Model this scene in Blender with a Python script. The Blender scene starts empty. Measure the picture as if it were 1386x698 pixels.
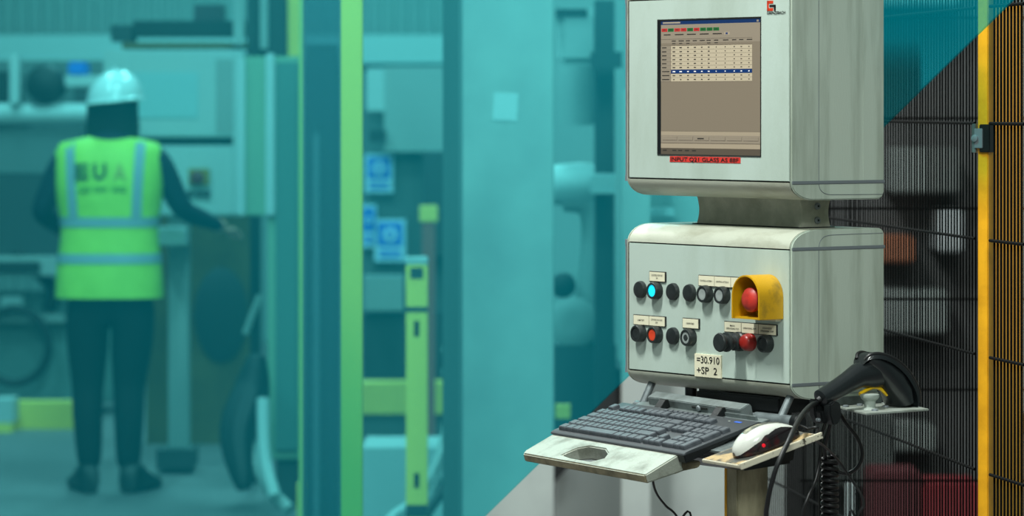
import bpy, bmesh, math, random
from mathutils import Vector, Matrix, Euler, noise
random.seed(7)
R = math.radians
S = bpy.context.scene
COL = S.collection

# ------------------------------------------------------------------ camera
F, CX, HZ, CZ = 5000.0, 693.0, 141.0, 1.6      # focal length in pixels, centre column, horizon row, eye height
cam_d = bpy.data.cameras.new('camera'); cam = bpy.data.objects.new('camera', cam_d); COL.objects.link(cam)
cam.location = (0, 0, CZ); cam.rotation_euler = (R(90), 0, 0)
cam_d.sensor_width = 36; cam_d.lens = F / 1386 * 36
cam_d.shift_y = -(349 - HZ) / 1386
cam_d.clip_start = .1; cam_d.clip_end = 200
cam_d.dof.use_dof = True; cam_d.dof.focus_distance = 6.22; cam_d.dof.aperture_fstop = 5.8
S.camera = cam
S.view_settings.view_transform = 'Standard'; S.view_settings.look = 'None'
S.view_settings.exposure = 0.0; S.view_settings.gamma = 1.0; S.view_settings.use_curve_mapping = False

# ------------------------------------------------------------------ world and lamps
W = bpy.data.worlds.new('hall_air'); S.world = W; W.use_nodes = True
W.node_tree.nodes['Background'].inputs[0].default_value = (.78, .95, .9, 1)
W.node_tree.nodes['Background'].inputs[1].default_value = .32

def tag(o, label=None, cat=None, group=None, kind=None):
    if label: o['label'] = label
    if cat: o['category'] = cat
    if group: o['group'] = group
    if kind: o['kind'] = kind
    return o

def lamp(name, loc, target, size, power, color=(.93, 1, .93), size_y=None):
    l = bpy.data.lights.new(name, 'AREA'); l.energy = power; l.color = color; l.size = size
    if size_y: l.shape = 'RECTANGLE'; l.size_y = size_y
    o = bpy.data.objects.new(name, l); COL.objects.link(o); o.location = loc
    o.rotation_euler = (Vector(target) - Vector(loc)).to_track_quat('-Z', 'Y').to_euler()
    return o
lamp('hall_and_fill_lamp', (-1.15, 5.0, 5.0), (.3, 6.3, 1.3), .22, 235, (.95, 1, .96), .8)
lamp('hall_and_fill_lamp', (.9, 1.6, 4.2), (.5, 6.3, 1.3), 1.2, 140, (.92, 1, .95))  # broad fill lamp, added to brighten the yellow post and console side
lamp('hall_and_fill_lamp', (-.6, 8.3, 4.6), (-.2, 10.3, 1.0), .6, 170, (.93, 1, .97), 1.4)  # unseen fill lamp, added to brighten the grey column
lamp('hall_and_fill_lamp', (1.2, 9.6, 4.4), (1.3, 12.3, 1.2), .6, 60, (.93, 1, .97), 1.2)  # unseen fill lamp, added to brighten the machinery behind the fence
for lx, ly, lp in ((-3.4, 12.2, 150), (-.6, 12.0, 170), (-2.9, 17.0, 190), (.3, 17.0, 180), (-1.2, 22.0, 230)):
    lamp('hall_and_fill_lamp', (lx, ly, 5.5), (lx, ly + .6, 0), .5, lp, (.95, 1, .97), 1.6)

# ------------------------------------------------------------------ materials
def lin(c):
    return tuple(((v / 255) / 12.92 if v / 255 <= .04045 else ((v / 255 + .055) / 1.055) ** 2.4) for v in c) + (1,)
MATS = {}
def mat(name, c, rough=.5, metal=0.0, c2=None, scale=20, stretch=(1, 1, 1), lo=.4, hi=.65, bump=0.0, emit=0.0, grain=0.0, coat=0.0):
    if name in MATS: return MATS[name]
    m = bpy.data.materials.new(name); m.use_nodes = True; N = m.node_tree.nodes; L = m.node_tree.links
    p = N['Principled BSDF']; p.inputs['Roughness'].default_value = rough; p.inputs['Metallic'].default_value = metal
    if coat: p.inputs['Coat Weight'].default_value = coat
    col = lin(c); p.inputs['Base Color'].default_value = col
    tc = N.new('ShaderNodeTexCoord'); mp = N.new('ShaderNodeMapping'); mp.inputs['Scale'].default_value = stretch
    L.new(tc.outputs['Object'], mp.inputs['Vector'])
    last = None
    if c2:
        nz = N.new('ShaderNodeTexNoise'); nz.inputs['Scale'].default_value = scale; nz.inputs['Detail'].default_value = 6; nz.inputs['Roughness'].default_value = .6
        L.new(mp.outputs[0], nz.inputs['Vector'])
        rp = N.new('ShaderNodeMapRange'); rp.inputs['From Min'].default_value = lo; rp.inputs['From Max'].default_value = hi
        L.new(nz.outputs['Fac'], rp.inputs['Value'])
        mx = N.new('ShaderNodeMix'); mx.data_type = 'RGBA'; mx.inputs['A'].default_value = col; mx.inputs['B'].default_value = lin(c2)
        L.new(rp.outputs[0], mx.inputs['Factor']); last = mx.outputs['Result']
    if grain:
        n2 = N.new('ShaderNodeTexNoise'); n2.inputs['Scale'].default_value = 900; n2.inputs['Detail'].default_value = 1
        L.new(tc.outputs['Object'], n2.inputs['Vector'])
        r2 = N.new('ShaderNodeMapRange'); r2.inputs['From Min'].default_value = .3; r2.inputs['From Max'].default_value = .7
        r2.inputs['To Min'].default_value = 1 - grain; r2.inputs['To Max'].default_value = 1 + grain
        L.new(n2.outputs['Fac'], r2.inputs['Value'])
        vm = N.new('ShaderNodeVectorMath'); vm.operation = 'SCALE'
        if last: L.new(last, vm.inputs[0])
        else: vm.inputs[0].default_value = col[:3]
        L.new(r2.outputs[0], vm.inputs['Scale']); last = vm.outputs[0]
    if last: L.new(last, p.inputs['Base Color'])
    if bump:
        nb = N.new('ShaderNodeTexNoise'); nb.inputs['Scale'].default_value = 350; nb.inputs['Detail'].default_value = 3
        L.new(mp.outputs[0], nb.inputs['Vector'])
        b = N.new('ShaderNodeBump'); b.inputs['Strength'].default_value = bump; b.inputs['Distance'].default_value = .002
        L.new(nb.outputs['Fac'], b.inputs['Height']); L.new(b.outputs[0], p.inputs['Normal'])
    if emit:
        p.inputs['Emission Color'].default_value = col; p.inputs['Emission Strength'].default_value = emit
    MATS[name] = m; return m

def veil(name, teal, fac, tint, rough=.2):
    """colour overlay built as a sheet: part of the light goes straight through, part is scattered in the overlay colour"""
    m = bpy.data.materials.new(name); m.use_nodes = True; N = m.node_tree.nodes; L = m.node_tree.links; N.clear()
    out = N.new('ShaderNodeOutputMaterial'); mx = N.new('ShaderNodeMixShader'); mx.inputs[0].default_value = fac
    t = N.new('ShaderNodeBsdfTransparent'); t.inputs[0].default_value = tint + (1,)
    d = N.new('ShaderNodeBsdfDiffuse'); d.inputs[0].default_value = teal + (1,)
    L.new(t.outputs[0], mx.inputs[1]); L.new(d.outputs[0], mx.inputs[2]); L.new(mx.outputs[0], out.inputs[0])
    MATS[name] = m; return m

CASE = mat('painted_case', (184, 200, 190), .5, c2=(160, 174, 160), scale=7, stretch=(1, 1, .35), lo=.45, hi=.8, bump=.12, grain=.05)
CASE_S = mat('painted_case_worn', (184, 196, 182), .55, c2=(136, 146, 130), scale=14, stretch=(1.6, 1.6, .16), lo=.45, hi=.78, bump=.15, grain=.05)
CASE_T = mat('case_profile', (184, 188, 172), .42, c2=(142, 142, 122), scale=16, stretch=(.4, 1, 1), lo=.5, hi=.75, bump=.12, grain=.05)
NECKM = mat('neck_paint', (188, 190, 174), .5, c2=(138, 140, 122), scale=12, lo=.4, hi=.7, grain=.05)
SEAM = mat('dark_seam', (28, 32, 30), .7)
STRIP = mat('grey_trim', (128, 136, 140), .4, metal=.3)
CREAM = mat('cream_plate', (232, 226, 198), .5)
INK = mat('black_ink', (22, 24, 22), .6)
BTN = mat('button_black', (26, 32, 33), .42, c2=(40, 46, 46), scale=60)
BTNL = mat('button_grey', (150, 158, 155), .35)
BTNC = mat('button_cyan_lit', (20, 205, 240), .3, emit=.85)
BTNR = mat('button_red', (214, 66, 34), .4)
BTNR2 = mat('mushroom_red', (196, 52, 40), .45, c2=(150, 40, 34), scale=50)
BTND = mat('button_dark_red', (150, 34, 28), .35)
YEL = mat('hood_yellow', (200, 152, 8), .45, c2=(120, 96, 30), scale=28, lo=.56, hi=.8, grain=.06)
YELI = YEL
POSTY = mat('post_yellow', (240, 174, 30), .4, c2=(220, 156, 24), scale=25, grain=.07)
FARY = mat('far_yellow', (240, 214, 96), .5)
BLK = mat('black_plastic', (20, 23, 24), .35, bump=.1)
RUB = mat('rubber_black', (17, 19, 20), .45)
SCAN = mat('scanner_black', (22, 27, 29), .33, bump=.06, coat=.2)
KEYM = mat('key_plastic', (60, 66, 72), .6, c2=(76, 82, 88), scale=90, grain=.08)
KBM = mat('keyboard_plastic', (46, 51, 55), .6, bump=.08, grain=.08)
ALU = mat('worn_aluminium', (156, 162, 150), .5, metal=.3, c2=(104, 106, 92), scale=22, lo=.48, hi=.75, bump=.2, grain=.07)
ALUD = mat('dirty_aluminium', (140, 132, 104), .6, metal=.15, c2=(92, 86, 66), scale=35, lo=.4, hi=.7, bump=.3, grain=.1)
STEEL = mat('bracket_steel', (128, 138, 138), .4, metal=.4, c2=(96, 104, 102), scale=25, grain=.08)
PIPE = mat('pipe_grey', (120, 130, 132), .45, metal=.3, c2=(90, 98, 100), scale=40, grain=.06)
SHELF = mat('shelf_painted', (206, 200, 178), .5, c2=(70, 66, 54), scale=30, lo=.56, hi=.66, grain=.07)
SHELFT = mat('shelf_mat', (60, 62, 56), .6, c2=(176, 150, 104), scale=22, lo=.45, hi=.55, grain=.1)
PLATE = mat('plate_steel', (170, 178, 170), .5, metal=.25, c2=(140, 146, 136), scale=30, grain=.06)
POLE = mat('pole_cream', (178, 172, 142), .55, c2=(120, 116, 92), scale=18, stretch=(1, 1, .3), grain=.06)
MOUSEW = mat('mouse_silver', (206, 208, 200), .22, c2=(196, 198, 190), scale=30, coat=.4)
MOUSEB = mat('mouse_black', (24, 20, 22), .2, c2=(60, 10, 16), scale=60, lo=.5, hi=.7, coat=.3)
MOUSEK = mat('mouse_worn', (70, 74, 66), .45, c2=(160, 156, 130), scale=55, lo=.48, hi=.6)
LED = mat('red_led', (190, 12, 30), .3, emit=.8)
BLUE = mat('logo_blue', (30, 90, 200), .4)
WIRE = mat('wire_black', (7, 8, 8), .95); WIRE.node_tree.nodes['Principled BSDF'].inputs['Specular IOR Level'].default_value = .12
GREYP = mat('knob_grey', (150, 160, 152), .45)
REDL = mat('red_label', (214, 54, 46), .5)
LOGOR = mat('logo_orange_red', (206, 56, 20), .5)
WHT = mat('white_paper', (225, 232, 228), .6)

# ------------------------------------------------------------------ geometry helpers
def at(px, py, Y):
    return Vector(((px - CX) / F * Y, Y, CZ - (py - HZ) / F * Y))

class Frame:
    """local frame of a thing; hit() gives the local point seen at a pixel on a local axis plane"""
    def __init__(s, o, yaw, pitch=0):
        s.o = Vector(o); s.e = Euler((R(pitch), 0, R(-yaw))); s.M = s.e.to_matrix()
    def hit(s, ax, val, px, py):
        Mi = s.M.transposed(); ol = Mi @ (Vector((0, 0, CZ)) - s.o); d = Mi @ Vector(((px - CX) / F, 1, -(py - HZ) / F))
        return ol + d * ((val - ol[ax]) / d[ax])
    def w(s, p): return s.o + s.M @ Vector(p)
CON = Frame((.4634, 6.13, 0), 54)
TR = Frame((.066, 6.36, 1.033), 62, 16)

class MB:
    def __init__(s): s.v = []; s.f = []; s.m = []
    def add(s, vs, fs, mi=0):
        b = len(s.v); s.v += [tuple(v) for v in vs]; s.f += [[i + b for i in f] for f in fs]; s.m += [mi] * len(fs); return s
    def box(s, a, b, mi=0):
        x0, y0, z0 = a; x1, y1, z1 = b
        return s.add([(x0, y0, z0), (x1, y0, z0), (x1, y1, z0), (x0, y1, z0), (x0, y0, z1), (x1, y0, z1), (x1, y1, z1), (x0, y1, z1)],
              [(3, 2, 1, 0), (4, 5, 6, 7), (0, 1, 5, 4), (1, 2, 6, 5), (2, 3, 7, 6), (3, 0, 4, 7)], mi)
    def rings(s, rs, cap=True, mi=0, closed=True):
        n = len(rs[0]); vs = [p for r in rs for p in r]; fs = []
        for i in range(len(rs) - 1):
            for j in range(n if closed else n - 1):
                k = (j + 1) % n; fs.append((i * n + j, i * n + k, (i + 1) * n + k, (i + 1) * n + j))
        if cap: fs.append(tuple(range(n - 1, -1, -1))); fs.append(tuple((len(rs) - 1) * n + j for j in range(n)))
        return s.add(vs, fs, mi)
    def prism(s, prof, x0, x1, mi=0, axis='x'):
        """profile (a,b) pairs extruded along an axis"""
        def P(a, b, t): return {'x': (t, a, b), 'y': (a, t, b), 'z': (a, b, t)}[axis]
        return s.rings([[P(a, b, x0) for a, b in prof], [P(a, b, x1) for a, b in prof]], mi=mi)
    def tube(s, pts, r, n=10, mi=0, radii=None):
        pts = [Vector(p) for p in pts]; rs = []; up = Vector((.13, .27, .95))
        for i, p in enumerate(pts):
            t = (pts[min(i + 1, len(pts) - 1)] - pts[max(i - 1, 0)]).normalized()
            a = t.cross(up).normalized() if i == 0 else (a - t * a.dot(t)).normalized()
            b = t.cross(a); q = radii[i] if radii else r
            rs.append([p + (a * math.cos(2 * math.pi * k / n) + b * math.sin(2 * math.pi * k / n)) * q for k in range(n)])
        return s.rings(rs, mi=mi)
    def lathe(s, o, axis, prof, n=24, mi=0):
        """prof: (distance along the axis, radius)"""
        o = Vector(o); ax = Vector(axis).normalized(); a = ax.orthogonal().normalized(); b = ax.cross(a)
        return s.rings([[o + ax * h + (a * math.cos(2 * math.pi * k / n) + b * math.sin(2 * math.pi * k / n)) * max(r, 1e-4) for k in range(n)] for h, r in prof], mi=mi)
    def build(s, name, mats, parent=None, bevel=0, smooth=True, loc=None, rot=None, segs=2, ang=35):
        me = bpy.data.meshes.new(name); me.from_pydata(s.v, [], s.f)
        if not isinstance(mats, (list, tuple)): mats = [mats]
        for m in mats: me.materials.append(m)
        for p, i in zip(me.polygons, s.m): p.material_index = i
        bm = bmesh.new(); bm.from_mesh(me); bmesh.ops.recalc_face_normals(bm, faces=bm.faces)
        if bevel:
            es = [e for e in bm.edges if len(e.link_faces) == 2 and e.calc_face_angle(0) > R(40)]
            bmesh.ops.bevel(bm, geom=es, offset=bevel, segments=segs, affect='EDGES', clamp_overlap=True)
        bm.to_mesh(me); bm.free()
        if smooth:
            me.shade_smooth(); me.set_sharp_from_angle(angle=R(ang))
        o = bpy.data.objects.new(name, me); COL.objects.link(o)
        if parent: o.parent = parent
        if loc is not None: o.location = loc
        if rot is not None: o.rotation_euler = rot
        return o

def empty(name, loc, rot=(0, 0, 0)):
    o = bpy.data.objects.new(name, None); COL.objects.link(o); o.location = loc; o.rotation_euler = rot
    o.empty_display_size = .05; return o
def box(name, a, b, m, parent=None, bevel=0, **k): return MB().box(a, b).build(name, m, parent, bevel, **k)
def catmull(pts, n=8):
    P = [Vector(p) for p in pts]; out = []
    for i in range(len(P) - 1):
        a, b, c, d = P[max(i - 1, 0)], P[i], P[i + 1], P[min(i + 2, len(P) - 1)]
        for k in range(n):
            t = k / n; out.append(.5 * ((2 * b) + (-a + c) * t + (2 * a - 5 * b + 4 * c - d) * t * t + (-a + 3 * b - 3 * c + d) * t ** 3))
    return out + [P[-1]]

def text(name, body, m, parent, x, y, z, h, width=None, sx=1.0, align='LEFT', bold=0.0, depth=.0004):
    """lettering in the local xz plane, readable from -y; h = capital height"""
    c = bpy.data.curves.new(name, 'FONT'); c.body = body; c.size = 1; c.align_x = align; c.resolution_u = 3; c.offset = bold
    o = bpy.data.objects.new(name, c); COL.objects.link(o)
    dg = bpy.context.evaluated_depsgraph_get(); me = bpy.data.meshes.new_from_object(o.evaluated_get(dg)); bpy.data.objects.remove(o)
    vs = [v.co.copy() for v in me.vertices]; w = max(v.x for v in vs) - min(v.x for v in vs)
    s = h / .69; k = (width / w) if width else s * sx
    if align == 'LEFT': off = min(v.x for v in vs)
    else: off = (max(v.x for v in vs) + min(v.x for v in vs)) / 2
    for i, v in enumerate(me.vertices): v.co = Vector((x + (vs[i].x - off) * k, y - depth, z + vs[i].y * s))
    me.materials.clear(); me.materials.append(m)
    t = bpy.data.objects.new(name, me); COL.objects.link(t); t.parent = parent; return t

# ================================================================== SETTING
FLOOR = mat('hall_floor', (112, 106, 108), .6, c2=(94, 90, 92), scale=.8, lo=.3, hi=.7)
MB().box((-9, -1, -.1), (9, 27, 0)).build('floor', FLOOR, smooth=False)['kind'] = 'structure'
WALLM = mat('wall_cladding', (128, 142, 140), .5)
m = MB(); prof = []
x = -7.0
while x < 7:                                                  # trapezoid corrugated cladding
    prof += [(x, 25.0), (x + .04, 25.0), (x + .05, 24.97), (x + .08, 24.97)]; x += .09
prof += [(7, 25.2), (-7, 25.2)]
m.prism(prof, 0, 7, axis='z')
wb = m.build('wall_back', WALLM, smooth=False); wb['kind'] = 'structure'
BEAM = mat('beam_paint', (176, 196, 196), .5)
b = MB().box((-6.9, 24.5, 1.87), (6.9, 24.9, 2.06)).build('wall_rail', BEAM, wb)
MB().box((6.9, -1, 0), (7.1, 25.2, 7)).build('wall_right', WALLM, smooth=False)['kind'] = 'structure'
MB().box((-7.1, -1, 0), (-6.9, 25.2, 7)).build('wall_left', WALLM, smooth=False)['kind'] = 'structure'

# ================================================================== CONTROL CONSOLE
con = empty('control_console', CON.o, CON.e)
tag(con, 'tall pale grey-green operator console with screen, push buttons and keyboard tray in the foreground', 'control console')
WID, DEP = .4455, .206
def c_pt(px, py, v=0): return CON.hit(1, v, px, py)
def arc_prof(v1, z0, rz, rv, up, n=9):
    out = []
    for i in range(n + 1):
        a = i / n * math.pi / 2
        out.append((rv * (1 - math.cos(a)), z0 + (rz if up else -rz) * math.sin(a)))
    return out
def housing(name, zb, zt, rz_b, rz_t, lab=None):
    """cabinet of extruded profiles: flat front panel, rounded top and bottom rails, side caps"""
    core_in = .0035; g = .0012
    h = MB()
    prof = [(.003, zb), (.003, zt)] + [(a + .003, z - .003) for a, z in arc_prof(0, zt, rz_t, .05, True)] + [(DEP - .003, zt + rz_t - .003), (DEP - .003, zb - rz_b + .003)] + [(a + .003, z + .003) for a, z in reversed(arc_prof(0, zb, rz_b, .05, False))]
    h.prism(prof, -WID + .005, -.005)
    H = h.build(name, SEAM, con)
    if lab: H['label'] = lab
    X0, X1 = -WID + .0065, -.0055
    box('front_panel', (X0, 0, zb + g), (X1, .004, zt - g), CASE, H, bevel=.0006)
    pt = arc_prof(0, zt, rz_t, .05, True); pb = arc_prof(0, zb, rz_b, .05, False)
    MB().prism([(0, zt + g)] + pt[1:] + [(DEP - .008, zt + rz_t), (DEP - .002, zt + rz_t - .004), (DEP, zt + rz_t - .010), (DEP, zt - .0), (.004, zt + g)], X0, X1).build('top_rail', CASE_T, H)
    MB().prism([(0, zb - g)] + pb[1:] + [(DEP - .008, zb - rz_b), (DEP, zb - rz_b + .010), (DEP, zb), (.004, zb - g)], X0, X1).build('bottom_rail', CASE_T, H)
    box('back_panel', (X0, DEP - .004, zb), (X1, DEP, zt), CASE_S, H)
    full = [(0, zb), (0, zt)] + pt[1:] + [(DEP - .010, zt + rz_t), (DEP - .003, zt + rz_t - .003), (DEP, zt + rz_t - .010), (DEP, zb - rz_b + .012), (DEP - .004, zb - rz_b + .004), (DEP - .012, zb - rz_b)] + list(reversed(pb))[:-1]
    for a, b_ in ((-.0045, 0), (-WID, -WID + .0055)):
        MB().prism(full, a, b_).build('side_cap', CASE_S if a > -.1 else CASE_T, H, bevel=.0018)
    for zz in (zb - .001, zt + .001):
        box('trim_strip', (-.0005, .001, zz - .0028), (.0016, DEP + .0006, zz + .0028), STRIP, H, bevel=.0007)
    # pressed outlines on the side cap
    for up, z0, rz in ((1, zt, rz_t), (-1, zb, rz_b)):
        q = [Vector((.0004, .060, z0 + up * .004)), Vector((.0004, .064, z0 + up * rz * .45)), Vector((.0004, .078, z0 + up * rz * .68)), Vector((.0004, .11, z0 + up * rz * .72)), Vector((.0004, DEP - .004, z0 + up * rz * .74))]
        MB().tube(catmull(q, 5), .0006, 5).build('cap_crease', STRIP, H)
    box('side_groove', (.0000, .0594, zb + .002), (.0005, .0604, zt - .002), STRIP, H)
    box('side_groove', (.0000, .158, zb + .002), (.0004, .1588, zt - .002), CASE_S, H)
    for zz in (zb, zt):
        MB().lathe((-WID - .0005, .0, zz), (0, 0, 1), [(-.005, .0026), (.005, .0026)], 12).build('corner_joint', STRIP, H)
    MB().tube([(-WID - .0002, -.0005, zb), (-WID - .0002, -.0005, zt)], .0016, 8).build('edge_seal', STRIP, H)
    MB().tube([(-WID + .0062, -.0002, zb), (-WID + .0062, -.0002, zt)], .0009, 6).build('edge_seal', SEAM, H)
    return H
UP = housing('monitor_housing', 1.4705, 1.7815, .0305, .032, 'upper box that holds the screen')
LO = housing('button_housing', 1.1345, 1.3582, .027, .0325, 'lower box that carries the push buttons')
NK = MB().prism([(.080, 1.385)] + [(.080 + .008 * math.sin(math.pi * t / 8), 1.385 + .062 * t / 8) for t in range(1, 8)] + [(.080, 1.447), (.150, 1.447), (.150, 1.385)], -.352, -.080).build('neck', NECKM, con)
e1 = [(.078, 1.385)] + [(.078 + .008 * math.sin(math.pi * t / 8), 1.385 + .062 * t / 8) for t in range(1, 8)] + [(.078, 1.447), (.152, 1.447)] + [(.152 - .008 * math.sin(math.pi * t / 8), 1.447 - .062 * t / 8) for t in range(1, 8)] + [(.152, 1.385)]
MB().prism(e1, -.0785, -.072).build('neck_cap', NECKM, con, bevel=.001)
for zz in (1.4035, 1.4275):
    bo = MB().lathe((-.072, .118, zz), (1, 0, 0), [(0, .006), (.003, .0058), (.004, .0045), (.004, .002)], 16).build('bolt', STRIP, con)
    MB().lathe((-.0678, .118, zz), (1, 0, 0), [(0, .0022), (.0004, .002)], 6).build('socket', SEAM, bo)
box('neck_foot', (-.356, .074, 1.3893), (-.068, .156, 1.3925), SEAM, con, bevel=.001)

# ---- screen
SX0, SX1, SZ0, SZ1 = -.3575, -.0775, 1.5118, 1.7470
fr = MB(); t_ = .0012
fr.box((SX0, -.0012, SZ0), (SX0 + .0015, .004, SZ1)); fr.box((SX1 - .0015, -.0012, SZ0), (SX1, .004, SZ1))
fr.box((SX0, -.0012, SZ1 - .0022), (SX1, .004, SZ1)); fr.box((SX0, -.0012, SZ0), (SX1, .004, SZ0 + .0018))
scr = fr.build('screen_bezel', SEAM, con)
G = lambda n, c, e=.75: mat('lcd_' + n, c, .35, emit=e)
C_ = dict(bg=G('grey', (104, 94, 80)), mid=G('panel', (116, 106, 92)), lt=G('light', (132, 120, 102)), cell=G('cell', (152, 141, 120)), title=G('title', (8, 34, 72)),
          hi=G('highlight', (6, 38, 84)), red=G('red', (150, 34, 32)), grn=G('green', (16, 80, 34)), ink=G('ink', (40, 36, 32)), dk=G('shade', (70, 62, 52)), wt=G('white', (200, 196, 190)), blk=mat('lcd_edge', (10, 14, 18), .4))
names = list(C_); q = MB(); X0, X1, Z0, Z1 = SX0 + .0015, SX1 - .0015, SZ0 + .0018, SZ1 - .0022
LX0 = X0 + .0085
def rect(s0, t0, s1, t1, c, lay=0, full=False):
    xa = (X0 if full else LX0); wd = X1 - xa
    y = -.0006 - .00010 * lay
    a, b2 = xa + s0 * wd, xa + s1 * wd; c1, c0 = Z1 - t0 * (Z1 - Z0), Z1 - t1 * (Z1 - Z0)
    q.box((a, y - .00005, c0), (b2, y + .0001, c1), names.index(c))
rect(0, 0, 1, 1, 'blk', 0, True); rect(0, .006, 1, 1, 'bg', 1); rect(0, .006, 1, .032, 'title', 2); rect(.965, .012, .985, .027, 'mid', 3)
rect(0, .032, 1, .17, 'mid', 2)
rect(.02, .012, .2, .024, 'lt', 3)
cs = 'red grn red red grn red grn grn grn'.split()
for i, c in enumerate(cs): rect(.008 + i * .066, .060, .066 + i * .066, .084, c, 4); rect(.022 + i * .066, .069, .05 + i * .066, .074, 'ink', 5)
for s0, s1 in ((.03, .10), (.145, .235), (.27, .36), (.40, .49), (.53, .62)): rect(s0, .103, s1, .111, 'ink', 4)
rect(.645, .095, .70, .118, 'lt', 4); rect(.66, .1, .68, .113, 'hi', 5)
rect(.0, .140, .92, .142, 'dk', 4); rect(.0, .188, .92, .1895, 'dk', 4)
cols = (.135, .205, .28, .35, .42, .49, .565, .655, .745, .815, .89)
for i, cx in enumerate(cols):
    rect(cx - .022, .151, cx + .02 + .012 * (i % 3 == 1), .158, 'ink', 4)
    if i in (0, 1, 2, 5, 6): rect(cx - .018, .170, cx + .016, .176, 'ink', 4)
for r in range(9):
    t0 = .190 + r * .0297
    rect(.105, t0 + .001, .92, t0 + .0287, 'hi' if r == 6 else 'cell', 3)
    rect(.0, t0 + .0005, .10, t0 + .0287, 'mid', 3); rect(.0, t0 + .0287, .92, t0 + .0297, 'dk', 3)
    rect(.012, t0 + .010, .058 + .03 * (r > 5), t0 + .018, 'ink', 4)
    for i, cx in enumerate(cols):
        w2 = (.014, .013, .009, .011, .008, .009, .004, .005, .006, .008, .006)[i] * (.5 if r == 8 and i < 2 else 1)
        rect(cx - w2, t0 + .011, cx + w2, t0 + .019, 'wt' if r == 6 else 'ink' if i < 9 else 'dk', 4)
rect(0, .826, 1, .828, 'dk', 3); rect(0, .828, 1, .857, 'lt', 2); rect(0, .857, 1, .915, 'mid', 2)
for i in range(6): rect(.02 + i * .163, .893, .165 + i * .163, .896, 'dk', 4); rect(.165 + i * .163, .868, .167 + i * .163, .896, 'dk', 4); rect(.02 + i * .163, .866, .165 + i * .163, .868, 'lt', 4)
rect(.375, .876, .44, .885, 'ink', 5)
rect(0, .914, 1, .918, 'dk', 3); rect(0, .918, 1, .953, 'lt', 2); rect(0, .953, 1, 1, 'dk', 2)
for s0 in (.02, .12, .18, .25, .32): rect(s0, .966, s0 + .04, .975, 'ink', 4)
q.build('screen_display', [C_[k] for k in names], scr, smooth=False)
rl = box('red_label', (c_pt(907, 212)[0], -.0008, 1.5005), (c_pt(1002.5, 220)[0], .001, 1.5102), REDL, con)
text('lettering', 'INPUT Q21 GLASS AS 88F', INK, rl, c_pt(908.5, 216)[0], -.0009, 1.5021, .0065, width=.184, bold=.012)
# ---- maker emblem
lx, lz = -.0635, 1.7515
k = .0113 / 14
em = MB()
def er(a, b2, c, d, mi): em.box((lx + a * k, -.0006, lz + (22 - d) * k * 1.0), (lx + b2 * k, .001, lz + (22 - b2 * 0 - c) * k), mi)
u0 = -.0620; zt = 1.7730
def E(x0, y0, x1, y1, mi): em.box((u0 + x0 * .00198, -.0006, zt - y1 * .00122), (u0 + x1 * .00198, .001, zt - y0 * .00122), mi)
E(0, 0, 8, 4, 0); E(0, 0, 2.2, 14, 0); E(0, 10.2, 8, 14, 0); E(3.2, 5.6, 11.2, 8.8, 1); E(9, 5.6, 11.2, 14, 1)
eo = em.build('maker_emblem', [LOGOR, INK], con)
text('lettering', 'GRENZEBACH', INK, eo, u0, -.0005, zt - .0228, .0048, width=.0475, bold=.02)

# ---- push buttons
def button(u, z, kind, label):
    o = Vector((u, 0, z)); ax = (0, -1, 0)
    n = 'push_button'
    if kind == 'plug':
        b_ = MB().lathe(o, ax, [(-.001, .0150), (.004, .0150), (.0075, .0138), (.0085, .0115), (.0088, .004)], 28).build('blanking_plug', BTN, con)
        return b_
    b_ = MB().lathe(o, ax, [(-.001, .0150), (.006, .0150), (.0125, .0146), (.0145, .0136), (.0145, .0108), (.011, .0104), (.0108, .002)], 28).build(n, BTN, con)
    cm = {'cyan': BTNC, 'red': BTNR, 'grey': BTNL, 'black': BTN, 'ring': BTNL}[kind]
    MB().lathe(o, ax, [(.0105, .0104), (.0128, .0102), (.0132, .008), (.0122, .004), (.0122, .001)], 24).build('button_cap', cm, b_)
    if kind == 'ring': MB().lathe(o, ax, [(.0128, .0055), (.0138, .005), (.0138, .001)], 20).build('cap_centre', BTN, b_)
    b_['label'] = label
    return b_
rowA, rowB = 1.2764, 1.2000
button(-.4030, rowA, 'plug', '')
button(-.3575, rowA, 'cyan', 'push button lit bright cyan')
button(-.3115, rowA, 'plug', ''); button(-.2655, rowA, 'plug', '')
button(-.2190, rowA, 'grey', 'push button with a grey cap'); button(-.1730, rowA, 'grey', 'push button with a grey cap')
button(-.4030, rowB, 'black', 'push button with a black cap'); button(-.3570, rowB, 'red', 'push button with an orange-red cap')
button(-.3115, rowB, 'plug', ''); button(-.2640, rowB, 'ring', 'push button with a grey ring cap')
button(-.0590, rowB, 'black', 'push button with a black cap')
b_ = MB().lathe((-.1045, 0, rowB), (0, -1, 0), [(-.001, .015), (.006, .015), (.007, .0142), (.013, .0138), (.017, .011), (.019, .006), (.0195, .001)], 28).build('indicator_lamp', BTND, con)
b_['label'] = 'domed dark red indicator lamp'
# black mushroom selector
ms = MB().lathe((-.1300, 0, rowB), (0, -1, 0), [(-.001, .0165), (.008, .0165), (.010, .0145), (.014, .0150), (.018, .0150), (.020, .0120), (.026, .0112), (.028, .0150), (.031, .0168), (.0345, .0165), (.036, .0125), (.040, .0125), (.0445, .0160), (.047, .0162), (.0495, .0148), (.0505, .005)], 28).build('mushroom_knob', BTN, con)
ms['label'] = 'long black double mushroom knob'
# ---- emergency stop under its hood
EU, EZ0, ER, ED = -.0560, 1.2425, .0362, .053
EZc = 1.3160 - ER
def arch(r, zb): return [(EU - r, zb)] + [(EU - r * math.cos(math.pi * i / 16), EZc + r * math.sin(math.pi * i / 16)) for i in range(17)] + [(EU + r, zb)]
ho = MB(); o_, i_ = arch(ER, EZ0), arch(ER - .0032, EZ0 + .0)
pf = o_ + list(reversed(i_))
n = len(o_)
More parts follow.
